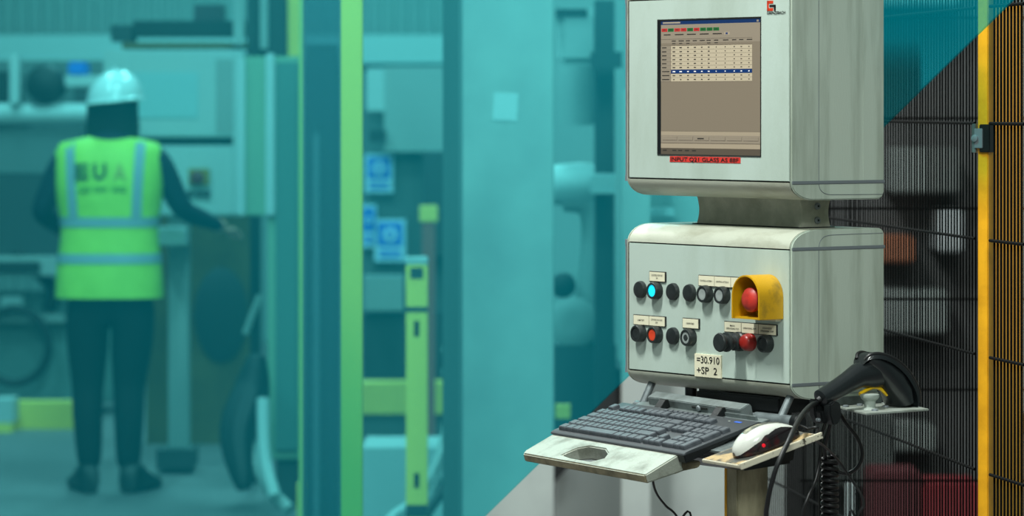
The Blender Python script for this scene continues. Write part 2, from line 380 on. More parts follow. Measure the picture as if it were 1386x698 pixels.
# open arch shell: outer and inner skins joined at the rims and at the feet
vs = [(a, 0, c) for a, c in o_] + [(a, -ED, c) for a, c in o_] + [(a, -ED, c) for a, c in i_] + [(a, 0, c) for a, c in i_]
fs = []
for s0, s1 in ((0, 1), (1, 2), (2, 3), (3, 0)):
    for i in range(n - 1): fs.append((s0 * n + i, s0 * n + i + 1, s1 * n + i + 1, s1 * n + i))
fs += [(0, n, 2 * n, 3 * n), (n - 1, 4 * n - 1, 3 * n - 1, 2 * n - 1)]
ho.add(vs, fs)
HD = ho.build('stop_hood', YEL, con, bevel=.0008); HD['label'] = 'yellow arched guard hood around the stop button'
box('hood_back', (EU - ER + .003, -.002, EZ0 + .001), (EU + ER - .003, .001, EZc + .012), YELI, HD)
box('hood_floor', (EU - ER + .003, -ED + .006, EZ0), (EU + ER - .003, 0, EZ0 + .003), YELI, HD)
box('hood_gasket', (EU - ER + .006, -.012, EZ0 - .0035), (EU + ER - .006, .0005, EZ0), CREAM, HD)
sb = MB().lathe((EU, 0, 1.2745), (0, -1, 0), [(0, .012), (.024, .012), (.027, .0145), (.031, .0185), (.037, .0208), (.043, .0202), (.048, .0158), (.0505, .009), (.051, .001)], 32).build('stop_button', BTNR2, con)
sb['label'] = 'red mushroom emergency stop button inside the yellow hood'
# ---- name plates
def plates(cells, px0, py0, px1, py1):
    a = c_pt(px0, py0); b2 = c_pt(px1, py1); n = len(cells); z1 = a.z; z0 = b2.z; w_ = (b2.x - a.x) / n
    bk = box('plate_holder', (a.x - .0012, -.0022, z0 - .0012), (b2.x + .0016, .0005, z1 + .0012), SEAM, con, bevel=.0004)
    for i, lines in enumerate(cells):
        p = box('name_plate', (a.x + i * w_ + .0007, -.0030, z0), (a.x + (i + 1) * w_ - .0007, -.002, z1), CREAM, bk)
        mx_ = max(len(l) for l in lines)
        for j, l in enumerate(lines):
            zz = (z0 + z1) / 2 - .0014 + (.0033 * (len(lines) - 1) / 1) / 1 * (.5 - j) * (len(lines) > 1) * 1.5
            text('lettering', l, INK, bk, a.x + (i + .5) * w_, -.0031, zz, .0027, width=min(.85 * w_, .0021 * len(l)), align='CENTER', bold=.01)
plates([['CONTROL VOLTAGE', 'ON']], 880.5, 367.5, 901.5, 381)
plates([['CONTROL ACTION 1'], ['CONTROL ACTION 2'], ['']] if False else [['CONTROL ACTION 1'], ['CONTROL ACTION 2'], ['STOP']], 947, 372.5, 1013, 390)
plates([['LAMP TEST'], ['CONTROL VOLTAGE', 'OFF']], 859, 426, 901.5, 441.5)
plates([['ORDER FEED']], 925.5, 430.5, 947, 444.5)
plates([['MANUAL', 'OPERATIONAL STOP'], ['OPERATIONAL STOP'], ['ACKNOWLEDGE', 'OPERATIONAL STOP']], 982, 435, 1052, 453.5)
tg = box('id_plate', (c_pt(941.5, 480)[0], -.0028, c_pt(942, 509)[2]), (c_pt(977.5, 512)[0], .0005, c_pt(942, 478)[2]), CREAM, con, bevel=.0005)
text('lettering', '=30.910', INK, tg, -.2455, -.0029, 1.1578, .0118, width=.061, bold=.01)
text('lettering', '+SP  2', INK, tg, -.2455, -.0029, 1.1395, .0118, width=.055, bold=.01)

# ---- pole, hinge and keyboard tray
box('pole', (-.262, .075, .02), (-.232, .145, 1.0), POLE, con, bevel=.002)
box('pole_edge', (-.2640, .073, .02), (-.2600, .078, .985), POSTY, con)
box('floor_flange', (-.36, -.02, 0), (-.13, .24, .02), STEEL, con, bevel=.004)
MB().prism([(-.015, 1.045), (.15, 1.045), (.135, .985), (.03, .978), (-.01, .998)], -.292, -.150).build('pole_socket', BLK, con, bevel=.006)
box('pole_head', (-.29, .03, 1.04), (-.16, .14, 1.109), BLK, con, bevel=.004)
ax_ = MB().tube([(-.418, .0, 1.0722), (-.36, .0, 1.0722)], .0095, 16).build('hinge_tube', PIPE, con)
MB().tube([(-.36, .0, 1.0722), (-.09, .0, 1.0735)], .0085, 16).build('hinge_axle', PIPE, con)
MB().tube([(-.09, .0, 1.0735), (.010, .0, 1.0735)], .0105, 18).build('hinge_tube', PIPE, con)
MB().lathe((.010, 0, 1.0735), (1, 0, 0), [(0, .0135), (.012, .0135), (.014, .012), (.014, .002)], 18).build('end_cap', BLK, con)
MB().tube([(-.0265, .0, 1.078), (-.0265, .028, 1.125)], .0068, 12).build('support_tube', PIPE, con)
MB().tube([(-.4000, .0, 1.076), (-.4000, .028, 1.125)], .0068, 12).build('support_tube', PIPE, con)
MB().lathe((-.315, .04, 1.070), (0, 0, 1), [(0, .006), (.018, .006), (.019, .0105), (.032, .0105), (.040, .0105)], 14).build('cable_gland', BLK, con)
box('under_box', (-.215, .02, 1.082), (-.055, .16, 1.109), BLK, con, bevel=.003)

con_inv = Matrix.LocRotScale(CON.o, CON.e, None).inverted()
tray = empty('keyboard_tray', con_inv @ TR.o); tray.parent = con
# keep the tray's own rotation inside the console frame
tray.rotation_euler = (CON.M.transposed() @ TR.M).to_euler()
# main rail with finger hole, built as stacked outline with a hole
def rail():
    L, Rr = .004, .428
    hole = [(.125, -.0500), (.137, -.0260), (.160, -.0150), (.215, -.0150), (.242, -.0255), (.252, -.0400), (.232, -.0545), (.165, -.0545)]
    def top(x, y): return -.0004 + (y / .066) * .0125 if y < 0 else -.0004
    bmm = bmesh.new()
    outer = [(L + .006, -.0655), (Rr - .003, -.0655), (Rr, -.062), (Rr, .006), (L, .006), (L, -.056)]
    def loop(pts, f): return [bmm.verts.new((x, y, f(x, y))) for x, y in pts]
    to, th = loop(outer, top), loop(hole, top)
    bot = lambda x, y: -.0275 if y < -.01 else -.030
    bo_, bh = loop(outer, bot), loop(hole, lambda x, y: -.0275)
    es = []
    def ring(a): return [bmm.edges.new((a[i], a[(i + 1) % len(a)])) for i in range(len(a))]
    et = ring(to) + ring(th); eb = ring(bo_) + ring(bh)
    bmesh.ops.triangle_fill(bmm, edges=et, use_beauty=True); bmesh.ops.triangle_fill(bmm, edges=eb, use_beauty=True)
    for a, b2 in ((to, bo_), (th, bh)):
        for i in range(len(a)):
            k2 = (i + 1) % len(a); bmm.faces.new((a[i], a[k2], b2[k2], b2[i]))
    bmesh.ops.recalc_face_normals(bmm, faces=bmm.faces)
    es = [e for e in bmm.edges if len(e.link_faces) == 2 and e.calc_face_angle(0) > R(40)]
    bmesh.ops.bevel(bmm, geom=es, offset=.0022, segments=3, affect='EDGES', clamp_overlap=True)
    me = bpy.data.meshes.new('front_rail'); bmm.to_mesh(me); bmm.free()
    me.shade_smooth(); me.set_sharp_from_angle(angle=R(35))
    me.materials.append(ALU); me.materials.append(ALUD)
    for p in me.polygons:
        if p.normal.y < -.6 and p.center.y < -.062 and p.center.z < -.014: p.material_index = 1
    o = bpy.data.objects.new('front_rail', me); COL.objects.link(o); o.parent = tray; return o
rl_ = rail(); rl_['label'] = 'worn silver front rail with hexagonal finger hole'
MB().prism([(-.012, -.030), (.006, -.030), (.034, -.034), (.04, -.030), (.04, -.024), (.004, -.017), (-.012, -.014)], .02, .4265).build('tray_lip', ALUD, tray, bevel=.0015)
box('tray_pan', (.01, .004, -.0045), (.425, .185, -.0012), STEEL, tray, bevel=.0008)
bp = MB().prism([(.176, -.006), (.176, .0125), (.196, .0165), (.200, .0125), (.199, -.006)], .046, .352).build('back_bracket', STEEL, tray, bevel=.0012)
box('back_plate', (.300, .172, -.010), (.405, .1755, .0060), STEEL, tray, bevel=.0008)
for u in (.098, .285):
    MB().prism([(.150, .000), (.176, .000), (.176, .0135), (.170, .0140)], u, u + .022).build('clip', BLK, tray, bevel=.001)
MB().prism([(.1745, .0035), (.1765, .0035), (.1765, .0075), (.1745, .0075)], .196, .245).build('slot', SEAM, tray)
MB().lathe((.22, .1745, .0055), (0, -1, 0), [(0, .0052), (.003, .0048), (.004, .002)], 12).build('screw', STRIP, tray)
# mouse shelf (part of the tray) sits on the same slope
sh = MB().box((.505, .0, -.0068), (.6235, .155, -.0012)).build('mouse_shelf', SHELF, tray, bevel=.0008)
sh['label'] = 'chipped painted shelf at the right of the keyboard'
box('shelf_mat', (.509, .003, -.0012), (.6215, .152, -.0004), SHELFT, tray)
box('shelf_lip', (.6215, -.0005, -.0080), (.6260, .158, .0022), mat('lip_paint', (214, 208, 186), .5, c2=(60, 56, 44), scale=60, lo=.6, hi=.66), tray, bevel=.0008)
box('shelf_arm', (.40, .05, -.0105), (.53, .11, -.0070), STEEL, tray)

# ---- side plate for the scanner
sp = MB(); z1 = 1.095
pl = [(.14, .041), (.135, .184), (-.012, .244), (-.004, .098)]
sp.prism(pl, z1 - .0032, z1, axis='z')
spo = sp.build('side_plate', PLATE, con, bevel=.0006); spo['label'] = 'thin grey shelf plate on the right below the buttons'
for a, b2 in ((.025, .098), (.112, .085), (.066, .150), (.035, .185), (.018, .135)):
    MB().lathe((a, b2, z1), (0, 0, 1), [(0, .0058), (.0022, .0054), (.0034, .0035), (.0035, .0005)], 14).build('screw', STRIP, spo)
box('plate_strut', (-.06, .10, 1.090), (.0, .20, 1.110), STEEL, con)
kn = MB().lathe((.085, .098, z1), (0, 0, 1), [(0, .016), (.002, .015), (.004, .0095), (.014, .0098), (.018, .0145), (.021, .0160), (.0245, .0158), (.026, .012), (.0265, .001)], 22).build('round_knob', GREYP, con)
kn['label'] = 'small grey mushroom-shaped knob on the side plate'

# ================================================================== KEYBOARD
TRl = lambda x, y, z: TR.w((x, y, z))
kb = empty('keyboard', TR.w((0, 0, 0)), TR.e)
tag(kb, 'dark grey full-size computer keyboard lying on the console tray', 'keyboard')
KL = .452
MB().prism([(.0, -.0005), (.0, .0015), (.004, .0040), (.012, .0050), (.150, .0075), (.1545, .0055), (.1545, 0)], 0, KL).build('case', KBM, kb, bevel=.0012)
MB().prism([(.0, -.0130), (.0, .001), (.02, .001), (.14, .0005), (.10, -.002), (.02, -.012)], .4285, KL - .001).build('side_skirt', BLK, kb, bevel=.002)
kmeshes = {}
def key(x, y, w, d=.0155, hgt=.0070, z=.0090):
    kk = (round(w, 4), round(d, 4), hgt)
    if kk not in kmeshes:
        b_ = MB(); t = .0018
        b_.rings([[(-w / 2, -d / 2, 0), (w / 2, -d / 2, 0), (w / 2, d / 2, 0), (-w / 2, d / 2, 0)],
                  [(-w / 2 + .0006, -d / 2 + .0006, hgt * .7), (w / 2 - .0006, -d / 2 + .0006, hgt * .7), (w / 2 - .0006, d / 2 - .0004, hgt * .8), (-w / 2 + .0006, d / 2 - .0004, hgt * .8)],
                  [(-w / 2 + t, -d / 2 + t, hgt * .94), (w / 2 - t, -d / 2 + t, hgt * .94), (w / 2 - t, d / 2 - .001, hgt), (-w / 2 + t, d / 2 - .001, hgt)]])
        o = b_.build('key', KEYM, kb, smooth=False); kmeshes[kk] = o.data
    else:
        o = bpy.data.objects.new('key', kmeshes[kk]); COL.objects.link(o); o.parent = kb
    o.location = (x, y, z - .0040 + y * .016); o.rotation_euler = (.016, 0, 0)
U = .0187; x00 = .014
def row(y, ws, x=x00):
    for w in ws:
        if w > 0: key(x + w * U / 2, y, w * U - .0022)
        x += abs(w) * U
y0 = .0185; dy = .0190
row(y0, [1.25, 1.25, 1.25, 6.25, 1.25, 1.25, 1.25, 1.25])
row(y0 + dy, [1.25] + [1] * 11 + [2.75])
row(y0 + 2 * dy, [1.75] + [1] * 11 + [2.25])
row(y0 + 3 * dy, [1.5] + [1] * 12 + [1.5])
row(y0 + 4 * dy, [1] * 13 + [2])
row(y0 + 5.35 * dy, [1, -1, 1, 1, 1, 1, -.5, 1, 1, 1, 1, -.5, 1, 1, 1, 1])
xn = x00 + 15.35 * U
row(y0, [1, 1, 1], xn); row(y0 + dy, [-1, 1], xn)
for r in (3, 4): row(y0 + r * dy, [1, 1, 1], xn)
row(y0 + 5.35 * dy, [1, 1, 1], xn)
xp = xn + 3.35 * U
row(y0, [2, 1], xp)
for r in (1, 2, 3): row(y0 + r * dy, [1, 1, 1], xp)
row(y0 + 4 * dy, [1, 1, 1, 1], xp)
key(xp + 3.5 * U, y0 + .5 * dy, U - .0022, .0345); key(xp + 3.5 * U, y0 + 2.5 * dy, U - .0022, .0345)
for i in range(9): key(.165 + i * .0165, .1415, .0105, .0060, .0030, .0090)
bb = box('logo_mark', (xp + .030, .136, .0071), (xp + .050, .141, .0076), BLUE, kb)
box('lock_light', (xp + .01, .137, .0071), (xp + .016, .139, .0075), GREYP, kb)

# ================================================================== MOUSE
mx_, my_ = .5795, .080
mo = empty('computer_mouse', TR.w((mx_, my_, 0)), (TR.M @ Euler((0, 0, R(-3))).to_matrix()).to_euler())
tag(mo, 'silver and black optical mouse with a red glow on the painted side shelf', 'mouse')
def mouse_loft(z_lo, top, grow=0.0, ymin=-.060, ymax=.060, n=16, m_=18, cut=None):
    rs = []
    for i in range(n + 1):
        t = i / n; y = ymin + (ymax - ymin) * (1 - math.cos(math.pi * t)) / 2
        s_ = max(0.0, 1 - abs(y / .0605) ** 2.6) ** .5
        w = (.0285 + .0035 * math.cos(y * 45 + .6)) * (s_ * .97 + .03) + grow
        h = (top * (1 - .34 * ((y + .004) / .06) ** 2 - .10 * max(0, y / .06))) * (s_ ** .55 * .96 + .04) + grow
        ring = []
        for j in range(m_):
            a = math.pi * j / (m_ - 1)
            cx = math.copysign(abs(math.cos(a)) ** .75, math.cos(a)) * w; cz = z_lo + (h - z_lo) * math.sin(a) ** .8
            ring.append((cx, y, cz))
        rs.append(ring)
    return rs
MB().rings(mouse_loft(.0008, .0365)).build('base', MOUSEB, mo, ang=60)
# silver shell: only the upper band of the same loft, edge sweeping upward towards the rear
shell = MB(); rs = mouse_loft(.0008, .0365, .0009); sel = []
for i, r in enumerate(rs):
    t = i / (len(rs) - 1); lo = .0045 + .0235 * max(0, min(1, (t - .10) / .42)) ** 1.1
    lo = min(lo, max(p[2] for p in r) * .84)
    cxs = []
    for p in r: cxs.append((p[0], p[1], p[2]))
    # clamp points under the sweep line up onto it
    out = []
    zs = [p[2] for p in r]
    for p in cxs:
        if p[2] < lo:
            # find x on the section at height lo on this side
            side = [q_ for q_ in r if q_[2] >= lo and (q_[0] >= 0) == (p[0] >= 0)]
            x_ = max((abs(q_[0]) for q_ in side), default=abs(p[0]) * .5) * (1 if p[0] >= 0 else -1)
            out.append((x_ * 1.015, p[1], lo))
        else: out.append(p)
    sel.append(out)
shell.rings(sel, cap=True)
shm = shell.build('shell', MOUSEW, mo, ang=60)
# worn strip along the crest and left flank
wr = MB(); rr = mouse_loft(.0008, .0365, .0014)
wr.rings([r[8:14] for r in rr[5:15]], cap=False, closed=False)
wr.build('worn_patch', MOUSEK, mo, ang=60)
MB().lathe((.0296, -.020, .0115), (1, -.2, .1), [(0, .0032), (.001, .003), (.0014, .001)], 14).build('glow_window', LED, mo)
MB().tube(catmull([TR.M.transposed() @ (TR.w((mx_, my_ + .055, .012)) - TR.w((mx_, my_, 0))), (-.002, .068, .013), (.005, .078, .004)], 6), .0018, 8).build('cord_relief', RUB, mo)

# ================================================================== SCANNER
sc = empty('barcode_scanner', CON.w((.07, .02, 1.095)), CON.e)
tag(sc, 'black handheld barcode scanner resting on the small side plate', 'scanner')
SO = Vector((.07, .02, 1.095))
def sp_(px, py, u=.07): return CON.hit(0, u, px, py) - SO
def ell(c, d, wu, wn, n=20, pw=1.0):
    """ellipse ring around a centre, across direction d in the (v,z) plane; wu half width sideways, wn half thickness"""
    d = Vector((0, d[1], d[2])).normalized(); nn = Vector((0, -d.z, d.y)); u = Vector((1, 0, 0)); c = Vector(c)
    out = []
    for k2 in range(n):
        a = 2 * math.pi * k2 / n; ca, sa = math.cos(a), math.sin(a)
        out.append(c + u * (wu * math.copysign(abs(ca) ** pw, ca)) + nn * (wn * math.copysign(abs(sa) ** pw, sa)))
    return out
h0, h1, h2, h3 = sp_(1109, 540), sp_(1133, 526), sp_(1160, 509), sp_(1188, 502)
dd = (h2 - h0)
rs = [ell(h0, dd, .009, .010), ell(h0 + dd * .03, dd, .0150, .0150), ell(h0.lerp(h1, .5), dd, .0155, .0155), ell(h1, dd, .0155, .0165), ell(h1.lerp(h2, .5), dd, .0160, .0180), ell(h2, dd, .0175, .0210), ell(h2.lerp(h3, .5), dd, .020, .026), ell(h3, dd, .022, .030)]
hb = MB().rings(rs).build('handle', SCAN, sc, ang=50)
g0, g1, g2, g3, g4, g5 = sp_(1171, 484), sp_(1178, 488), sp_(1190, 498), sp_(1203, 513), sp_(1213, 530), sp_(1217, 545)
dirs = [g1 - g0, g2 - g0, g3 - g1, g4 - g2, g5 - g3, g5 - g4]
th = [.011, .016, .021, .0235, .021, .0165]; wu = [.017, .023, .027, .030, .032, .031]
MB().rings([ell(c, d, a, b2, 24, .85) for c, d, a, b2 in zip((g0, g1, g2, g3, g4, g5), dirs, wu, th)]).build('head', SCAN, sc, ang=50)
# flange ridge running round the top shell
ro = [sp_(1165, 486), sp_(1170, 479), sp_(1182, 478), sp_(1197, 485), sp_(1211, 497), sp_(1221, 511), sp_(1228, 527), sp_(1229, 543)]
for s_ in (-1, 1):
    pts = [p + Vector((s_ * (.010 + .018 * min(1, i / 3)), 0, 0)) for i, p in enumerate(ro)]
    MB().tube(catmull(pts, 5), .0032, 8).build('ridge', RUB, sc)
cr = catmull(ro, 4); MB().rings([[p + Vector((x_ * (.012 + .018 * min(1, i / 10)), 0, 0)) + Vector((0, -zz * .6, -zz)) for x_, zz in ((-1, .002), (-.6, 0), (0, -.0015), (.6, 0), (1, .002), (1, .008), (0, .009), (-1, .008))] for i, p in enumerate(cr)]).build('top_shell', SCAN, sc, ang=50)
MB().rings([ell(g5 + Vector((0, 0, -.0008 * i)), g5 - g4, .027 - .003 * i, .013 - .002 * i) for i in range(2)]).build('window', BLK, sc)
t0_ = [sp_(1162, 533), sp_(1172, 527), sp_(1182, 523.5), sp_(1190, 526), sp_(1199, 534)]
MB().tube(catmull([p + Vector((.003, 0, 0)) for p in t0_], 5), .0032, 8).build('trigger', mat('trigger_yellow', (232, 186, 20), .4), sc)
MB().lathe(h0 + dd.normalized() * -.006, dd, [(0, .0045), (.006, .006), (.010, .0085)], 12).build('cable_boot', RUB, sc)
# holder that clips the grip
hl = empty('scanner_holder', CON.w((.07, .02, 1.07)), CON.e)
tag(hl, 'black plastic hook holder gripping the scanner handle end', 'holder')
hO = Vector((.07, .02, 1.07))
def hp(px, py, u=.07): return CON.hit(0, u, px, py) - hO
def plate_poly(name, pxs, u0, u1, m_, parent, bev=.002):
    P = [hp(a, b2) for a, b2 in pxs]
    return MB().prism([(p.y, p.z) for p in P], u0 - .07, u1 - .07).build(name, m_, parent, bevel=bev)
plate_poly('back_block', [(1104, 540), (1119, 543), (1126, 556), (1124, 573), (1110, 573), (1105, 562)], .052, .066, BLK, hl)
plate_poly('hook', [(1112, 546), (1118, 541), (1126, 544), (1128, 560), (1124, 572), (1116, 574), (1112, 560)], .074, .092, BLK, hl)
plate_poly('bridge', [(1106, 556), (1124, 556), (1123, 572), (1109, 572)], .064, .078, BLK, hl)
MB().lathe(hp(1108, 568, .092), (1, 0, 0), [(-.004, .003), (.002, .003), (.003, .0015)], 10).build('screw', STRIP, hl)

# ================================================================== CABLES
def cable(name, pts, r, label, cat='cable', group=None, mt=RUB, n=8):
    P = catmull(pts, 8); o = P[-1].copy()
    c = MB().tube([p - o for p in P], r, n).build(name, mt, None, loc=o, ang=80)
    return tag(c, label, cat, group)
cable('scanner_cable', [at(1107, 544, 6.08), at(1097, 549, 6.02), at(1085, 562, 5.92), at(1075, 580, 5.82), at(1066, 600, 5.77), at(1055, 622, 5.75), at(1046, 648, 5.75), at(1039, 680, 5.76), at(1037, 720, 5.78), at(1042, 900, 5.82), (.41, 5.84, .06), (.40, 5.9, .006)], .0042, 'thick black cable curving down from the scanner handle in front of the mouse')
cable('looped_cable', [at(1121, 560, 6.26), at(1133, 556, 6.3), at(1146, 574, 6.3), at(1160, 592, 6.3), at(1167, 612, 6.3), at(1162, 630, 6.3), at(1148, 640, 6.3), at(1132, 637, 6.3), at(1121, 626, 6.3), at(1116, 610, 6.28), at(1120, 588, 6.27), at(1127, 562, 6.26)], .0032, 'black cable hanging in a round loop below the side plate')
cable('mouse_cable', [TR.w((mx_ + .004, my_ + .076, .0035)), TR.w((.600, .168, .004)), at(1103, 594, 6.0), at(1116, 604, 6.1), at(1134, 622, 6.2), at(1152, 648, 6.22), at(1165, 668, 6.22), at(1169, 684, 6.22), at(1160, 700, 6.22), at(1145, 760, 6.22), (.55, 6.25, .02)], .0022, 'thin black cord running from the mouse and bowing out to the right')
cable('swinging_cable', [at(1122, 556, 6.24), at(1112, 590, 6.22), at(1110, 620, 6.2), at(1104, 650, 6.18), at(1093, 674, 6.16), at(1086, 700, 6.16), at(1082, 780, 6.18), (.50, 6.2, .01)], .0026, 'thin black cable sweeping down to the left behind the mouse shelf')
cable('straight_cable', [at(1128, 556, 6.34), at(1122, 580, 6.34), at(1114, 604, 6.34), at(1111, 650, 6.34), at(1110, 720, 6.34), (.53, 6.34, .01)], .0030, 'black cable hanging straight down beside the coiled hose')
cable('thin_cable', [at(885, 640, 6.12), at(884, 652, 6.12), at(889, 668, 6.14), at(901, 684, 6.16), at(918, 702, 6.18), at(940, 760, 6.2), (.30, 6.28, .02)], .0020, 'thin black cable dropping from under the keyboard tray')
coil = []
cc = at(1123, 618, 6.30); zc = cc.z
for i in range(0, 24 * 12 * 6 // 3):
    a = i * 2 * math.pi / 14; coil.append((math.cos(a) * .0125, math.sin(a) * .0125, -i / 14 * .0105))
zend = coil[-1][2]
base = Vector((cc.x, cc.y, zc + zend))
coil = [Vector((p[0], p[1], p[2] - zend)) for p in coil]
tag(MB().tube(coil, .0040, 6).build('coiled_hose', RUB, None, loc=base, ang=80), 'black spiral coiled hose hanging below the side plate', 'hose')

# ================================================================== MESH FENCES
def fence(o, d, s0, s1, zs, z0, z1, step, rw, rh, label, group_post=None, name='mesh_fence'):
    """o: point, d: direction on the ground; wires between s0 and s1"""
    e = empty(name, (o[0], o[1], 0), (0, 0, math.atan2(d[1], d[0])))
    tag(e, label, 'fence')
    me = MB().tube([(0, 0, z0), (0, 0, z1)], rw, 6).build('upright_wire', WIRE, e); me.location = (s0, 0, 0)
    n = int((s1 - s0) / step)
    for i in range(1, n + 1):
        c = bpy.data.objects.new('upright_wire', me.data); COL.objects.link(c); c.parent = e; c.location = (s0 + i * step, 0, 0)
    hm = MB().tube([(s0 - .01, 0, 0), (s0 + n * step + .01, 0, 0)], rh, 6).build('cross_wire', WIRE, e); hm.location = (0, -rw - rh * .8, zs[0])
    for z in zs[1:]:
        c = bpy.data.objects.new('cross_wire', hm.data); COL.objects.link(c); c.parent = e; c.location = (0, -rw - rh * .8, z)
    return e
P1 = at(1200, HZ, 7.09); P2 = at(1324, HZ, 6.40)
dF = Vector((P2.x - P1.x, P2.y - P1.y, 0)); LF = dF.length; dF.normalize()
zf = [1.6 - (164.2 - HZ) / F * 7.09 - .2 * i for i in range(-1, 8)]
f1 = fence((P1.x, P1.y), dF, -1.30, LF - .012, zf, .05, 1.9, .0215, .0014, .0028, 'black welded wire mesh fence panel between the console and the yellow post')
P3 = at(1345, HZ, 6.31); P4 = at(1392, HZ, 6.13); dG = Vector((P4.x - P3.x, P4.y - P3.y, 0)); LG = dG.length; dG.normalize()
f2 = fence((P3.x, P3.y), dG, .004, LG, [z for z in zf], .05, 1.9, .0180, .0021, .0030, 'black welded wire mesh fence panel to the right of the yellow post')
f3 = fence((.66, 8.35), Vector((1, 0, 0)), 0, .86, [1.6 - (y - HZ) / F * 8.35 for y in (24, 160, 282, 404.5, 527, 650)], .05, 1.9, .0115, .0013, .0030, 'second dark mesh fence standing behind the first one')
# yellow fence post with clamp
pp = at(1334, HZ, 6.36)
po = empty('fence_post', (pp.x, pp.y, 0), (0, 0, R(-35)))
tag(po, 'slim bright yellow fence post with a small black clamp, at the right', 'post')
box('post_tube', (-.0100, -.0100, 0), (.0100, .0140, 1.95), POSTY, po, bevel=.0014)
cz = CZ - (187 - HZ) / F * 6.36
cl = empty('mesh_clamp', (0, 0, 0)); cl.parent = po
box('clamp_body', (-.004, -.0160, cz - .024), (.0165, .0060, cz + .024), BLK, cl, bevel=.0012)
box('clamp_jaw', (-.0190, -.0150, cz - .025), (-.0115, -.0060, cz + .025), STEEL, cl, bevel=.001)
box('clamp_strap', (-.013, -.0178, cz - .017), (.003, -.0150, cz + .017), STRIP, cl, bevel=.0008)
MB().lathe((-.011, -.017, cz), (0, -1, 0), [(0, .006), (.004, .006), (.005, .003)], 12).build('clamp_bolt', STRIP, cl)
yp = at(1364, HZ, 6.95)
tag(box('guard_post', (-.0265, -.02, 0), (.0265, .02, CZ + (HZ - 7) / F * 6.95), mat('ochre_paint', (176, 122, 22), .6), None, bevel=.003, loc=(yp.x, yp.y, 0)), 'broad yellow post seen behind the mesh at the right edge', 'post')

# ---- flat teal colour overlay, built as an added sheet behind the console
TEAL = veil('overlay_tint', (0.0, .27, .345), .23, (.50, .99, 1.0))
PB = CON.w((0, .285, 0)); dP = Vector((math.cos(R(54)), -math.sin(R(54)), 0)); nP = Vector((dP.y, -dP.x, 0))
def pane_pt(px, py):
    d = Vector(((px - CX) / F, 1, -(py - HZ) / F)); t = (PB.x * nP.x + PB.y * nP.y) / (d.x * nP.x + d.y * nP.y)
    return Vector((d.x * t, d.y * t, CZ + d.z * t))
A_, B_ = pane_pt(1370, 0), pane_pt(655, 698)
def s_of(p): return (p - PB).dot(dP)
sa, sb_ = s_of(A_), s_of(B_); kz = (A_.z - B_.z) / (sa - sb_)
ztop = 1.80; s_top = sa + (ztop - A_.z) / kz; s_bot = sb_ - (B_.z - .0) / kz
sL = s_of(pane_pt(-90, 100))
pn = empty('teal_overlay', (PB.x + dP.x * (s_bot), PB.y + dP.y * s_bot, 0), (0, 0, -R(54)))
tag(pn, 'flat teal colour overlay with a slanting edge, built as an added translucent sheet behind the console', 'screen')
MB().prism([(sL - s_bot, .0), (0, .0), (s_top - s_bot, ztop), (sL - s_bot, 1.98)], 0, .005, axis='y').build('sheet', TEAL, pn, smooth=False)

# ================================================================== BACKGROUND
def assembly(name, px, Y, label, cat):
    e = empty(name, (at(px, HZ, Y).x, Y, 0)); return tag(e, label, cat)
def bgbox(name, x0, y0, x1, y1, Y, dep, m_, parent=None, bevel=0, floor=False, label=None, cat=None, group=None, yaw=0):
    """box whose front face, at distance Y, spans the given outline; real size follows from its distance"""
    a, b2 = at(x0, y0, Y), at(x1, y1, Y); cx = (a.x + b2.x) / 2; z0 = 0 if floor else b2.z
    par = parent.matrix_basis.translation if parent else None
    w = (b2.x - a.x) / 2
    m2 = MB().box((-w, 0, 0), (w, dep, a.z - z0))
    loc = Vector((cx, Y, z0)) - (par if par is not None else Vector((0, 0, 0)))
    o = m2.build(name, m_, parent, bevel=bevel, loc=loc, rot=(0, 0, R(yaw)))
    if label: tag(o, label, cat, group)
    return o
GREY1 = mat('bg_grey', (150, 158, 156), .5); GREY2 = mat('bg_midgrey', (96, 106, 106), .6); DARK = mat('bg_dark', (24, 28, 30), .6)
DARK2 = mat('bg_dark_grey', (52, 58, 60), .6); LIGHT = mat('bg_light', (176, 188, 188), .5); WOOD = mat('bg_board', (112, 92, 50), .6, c2=(92, 74, 40), scale=4)
TEALB = mat('bg_green_cabinet', (128, 156, 132), .5); COLM = mat('column_paint', (164, 172, 168), .55, c2=(150, 156, 154), scale=3)
BLUES = mat('sign_blue', (30, 110, 210), .5); SIGNW = mat('sign_white', (190, 215, 235), .5); REDM = mat('bg_red', (104, 22, 30), .5)

# broad steel column
ca = at(688, HZ, 10.5)
co = empty('steel_column', (ca.x, 10.5, 0)); tag(co, 'broad smooth grey steel column left of the console with a small paper note', 'column')
w = 62 / F * 10.5
MB().prism([(-w, 0), (w - .004, 0), (w, .004), (w, .30), (-w - .055, .30), (-w - .055, .11)], 0, 2.6, axis='z').build('shaft', COLM, co)
MB().prism([(-w - .058, .09), (-w - .010, -.004), (-w, -.004), (-w - .046, .11)], 0, 2.6, axis='z').build('shaded_side', GREY2, co)  # shade on the column's left side, put in as a darker grey strip
nt = box('paper_note', (-.037, -.002, 0), (.033, .001, .078), mat('note_paper', (186, 196, 196), .6), co, loc=((684 - 688) / F * 10.5, 0, CZ - (163 - HZ) / F * 10.5), rot=(0, R(3), 0))

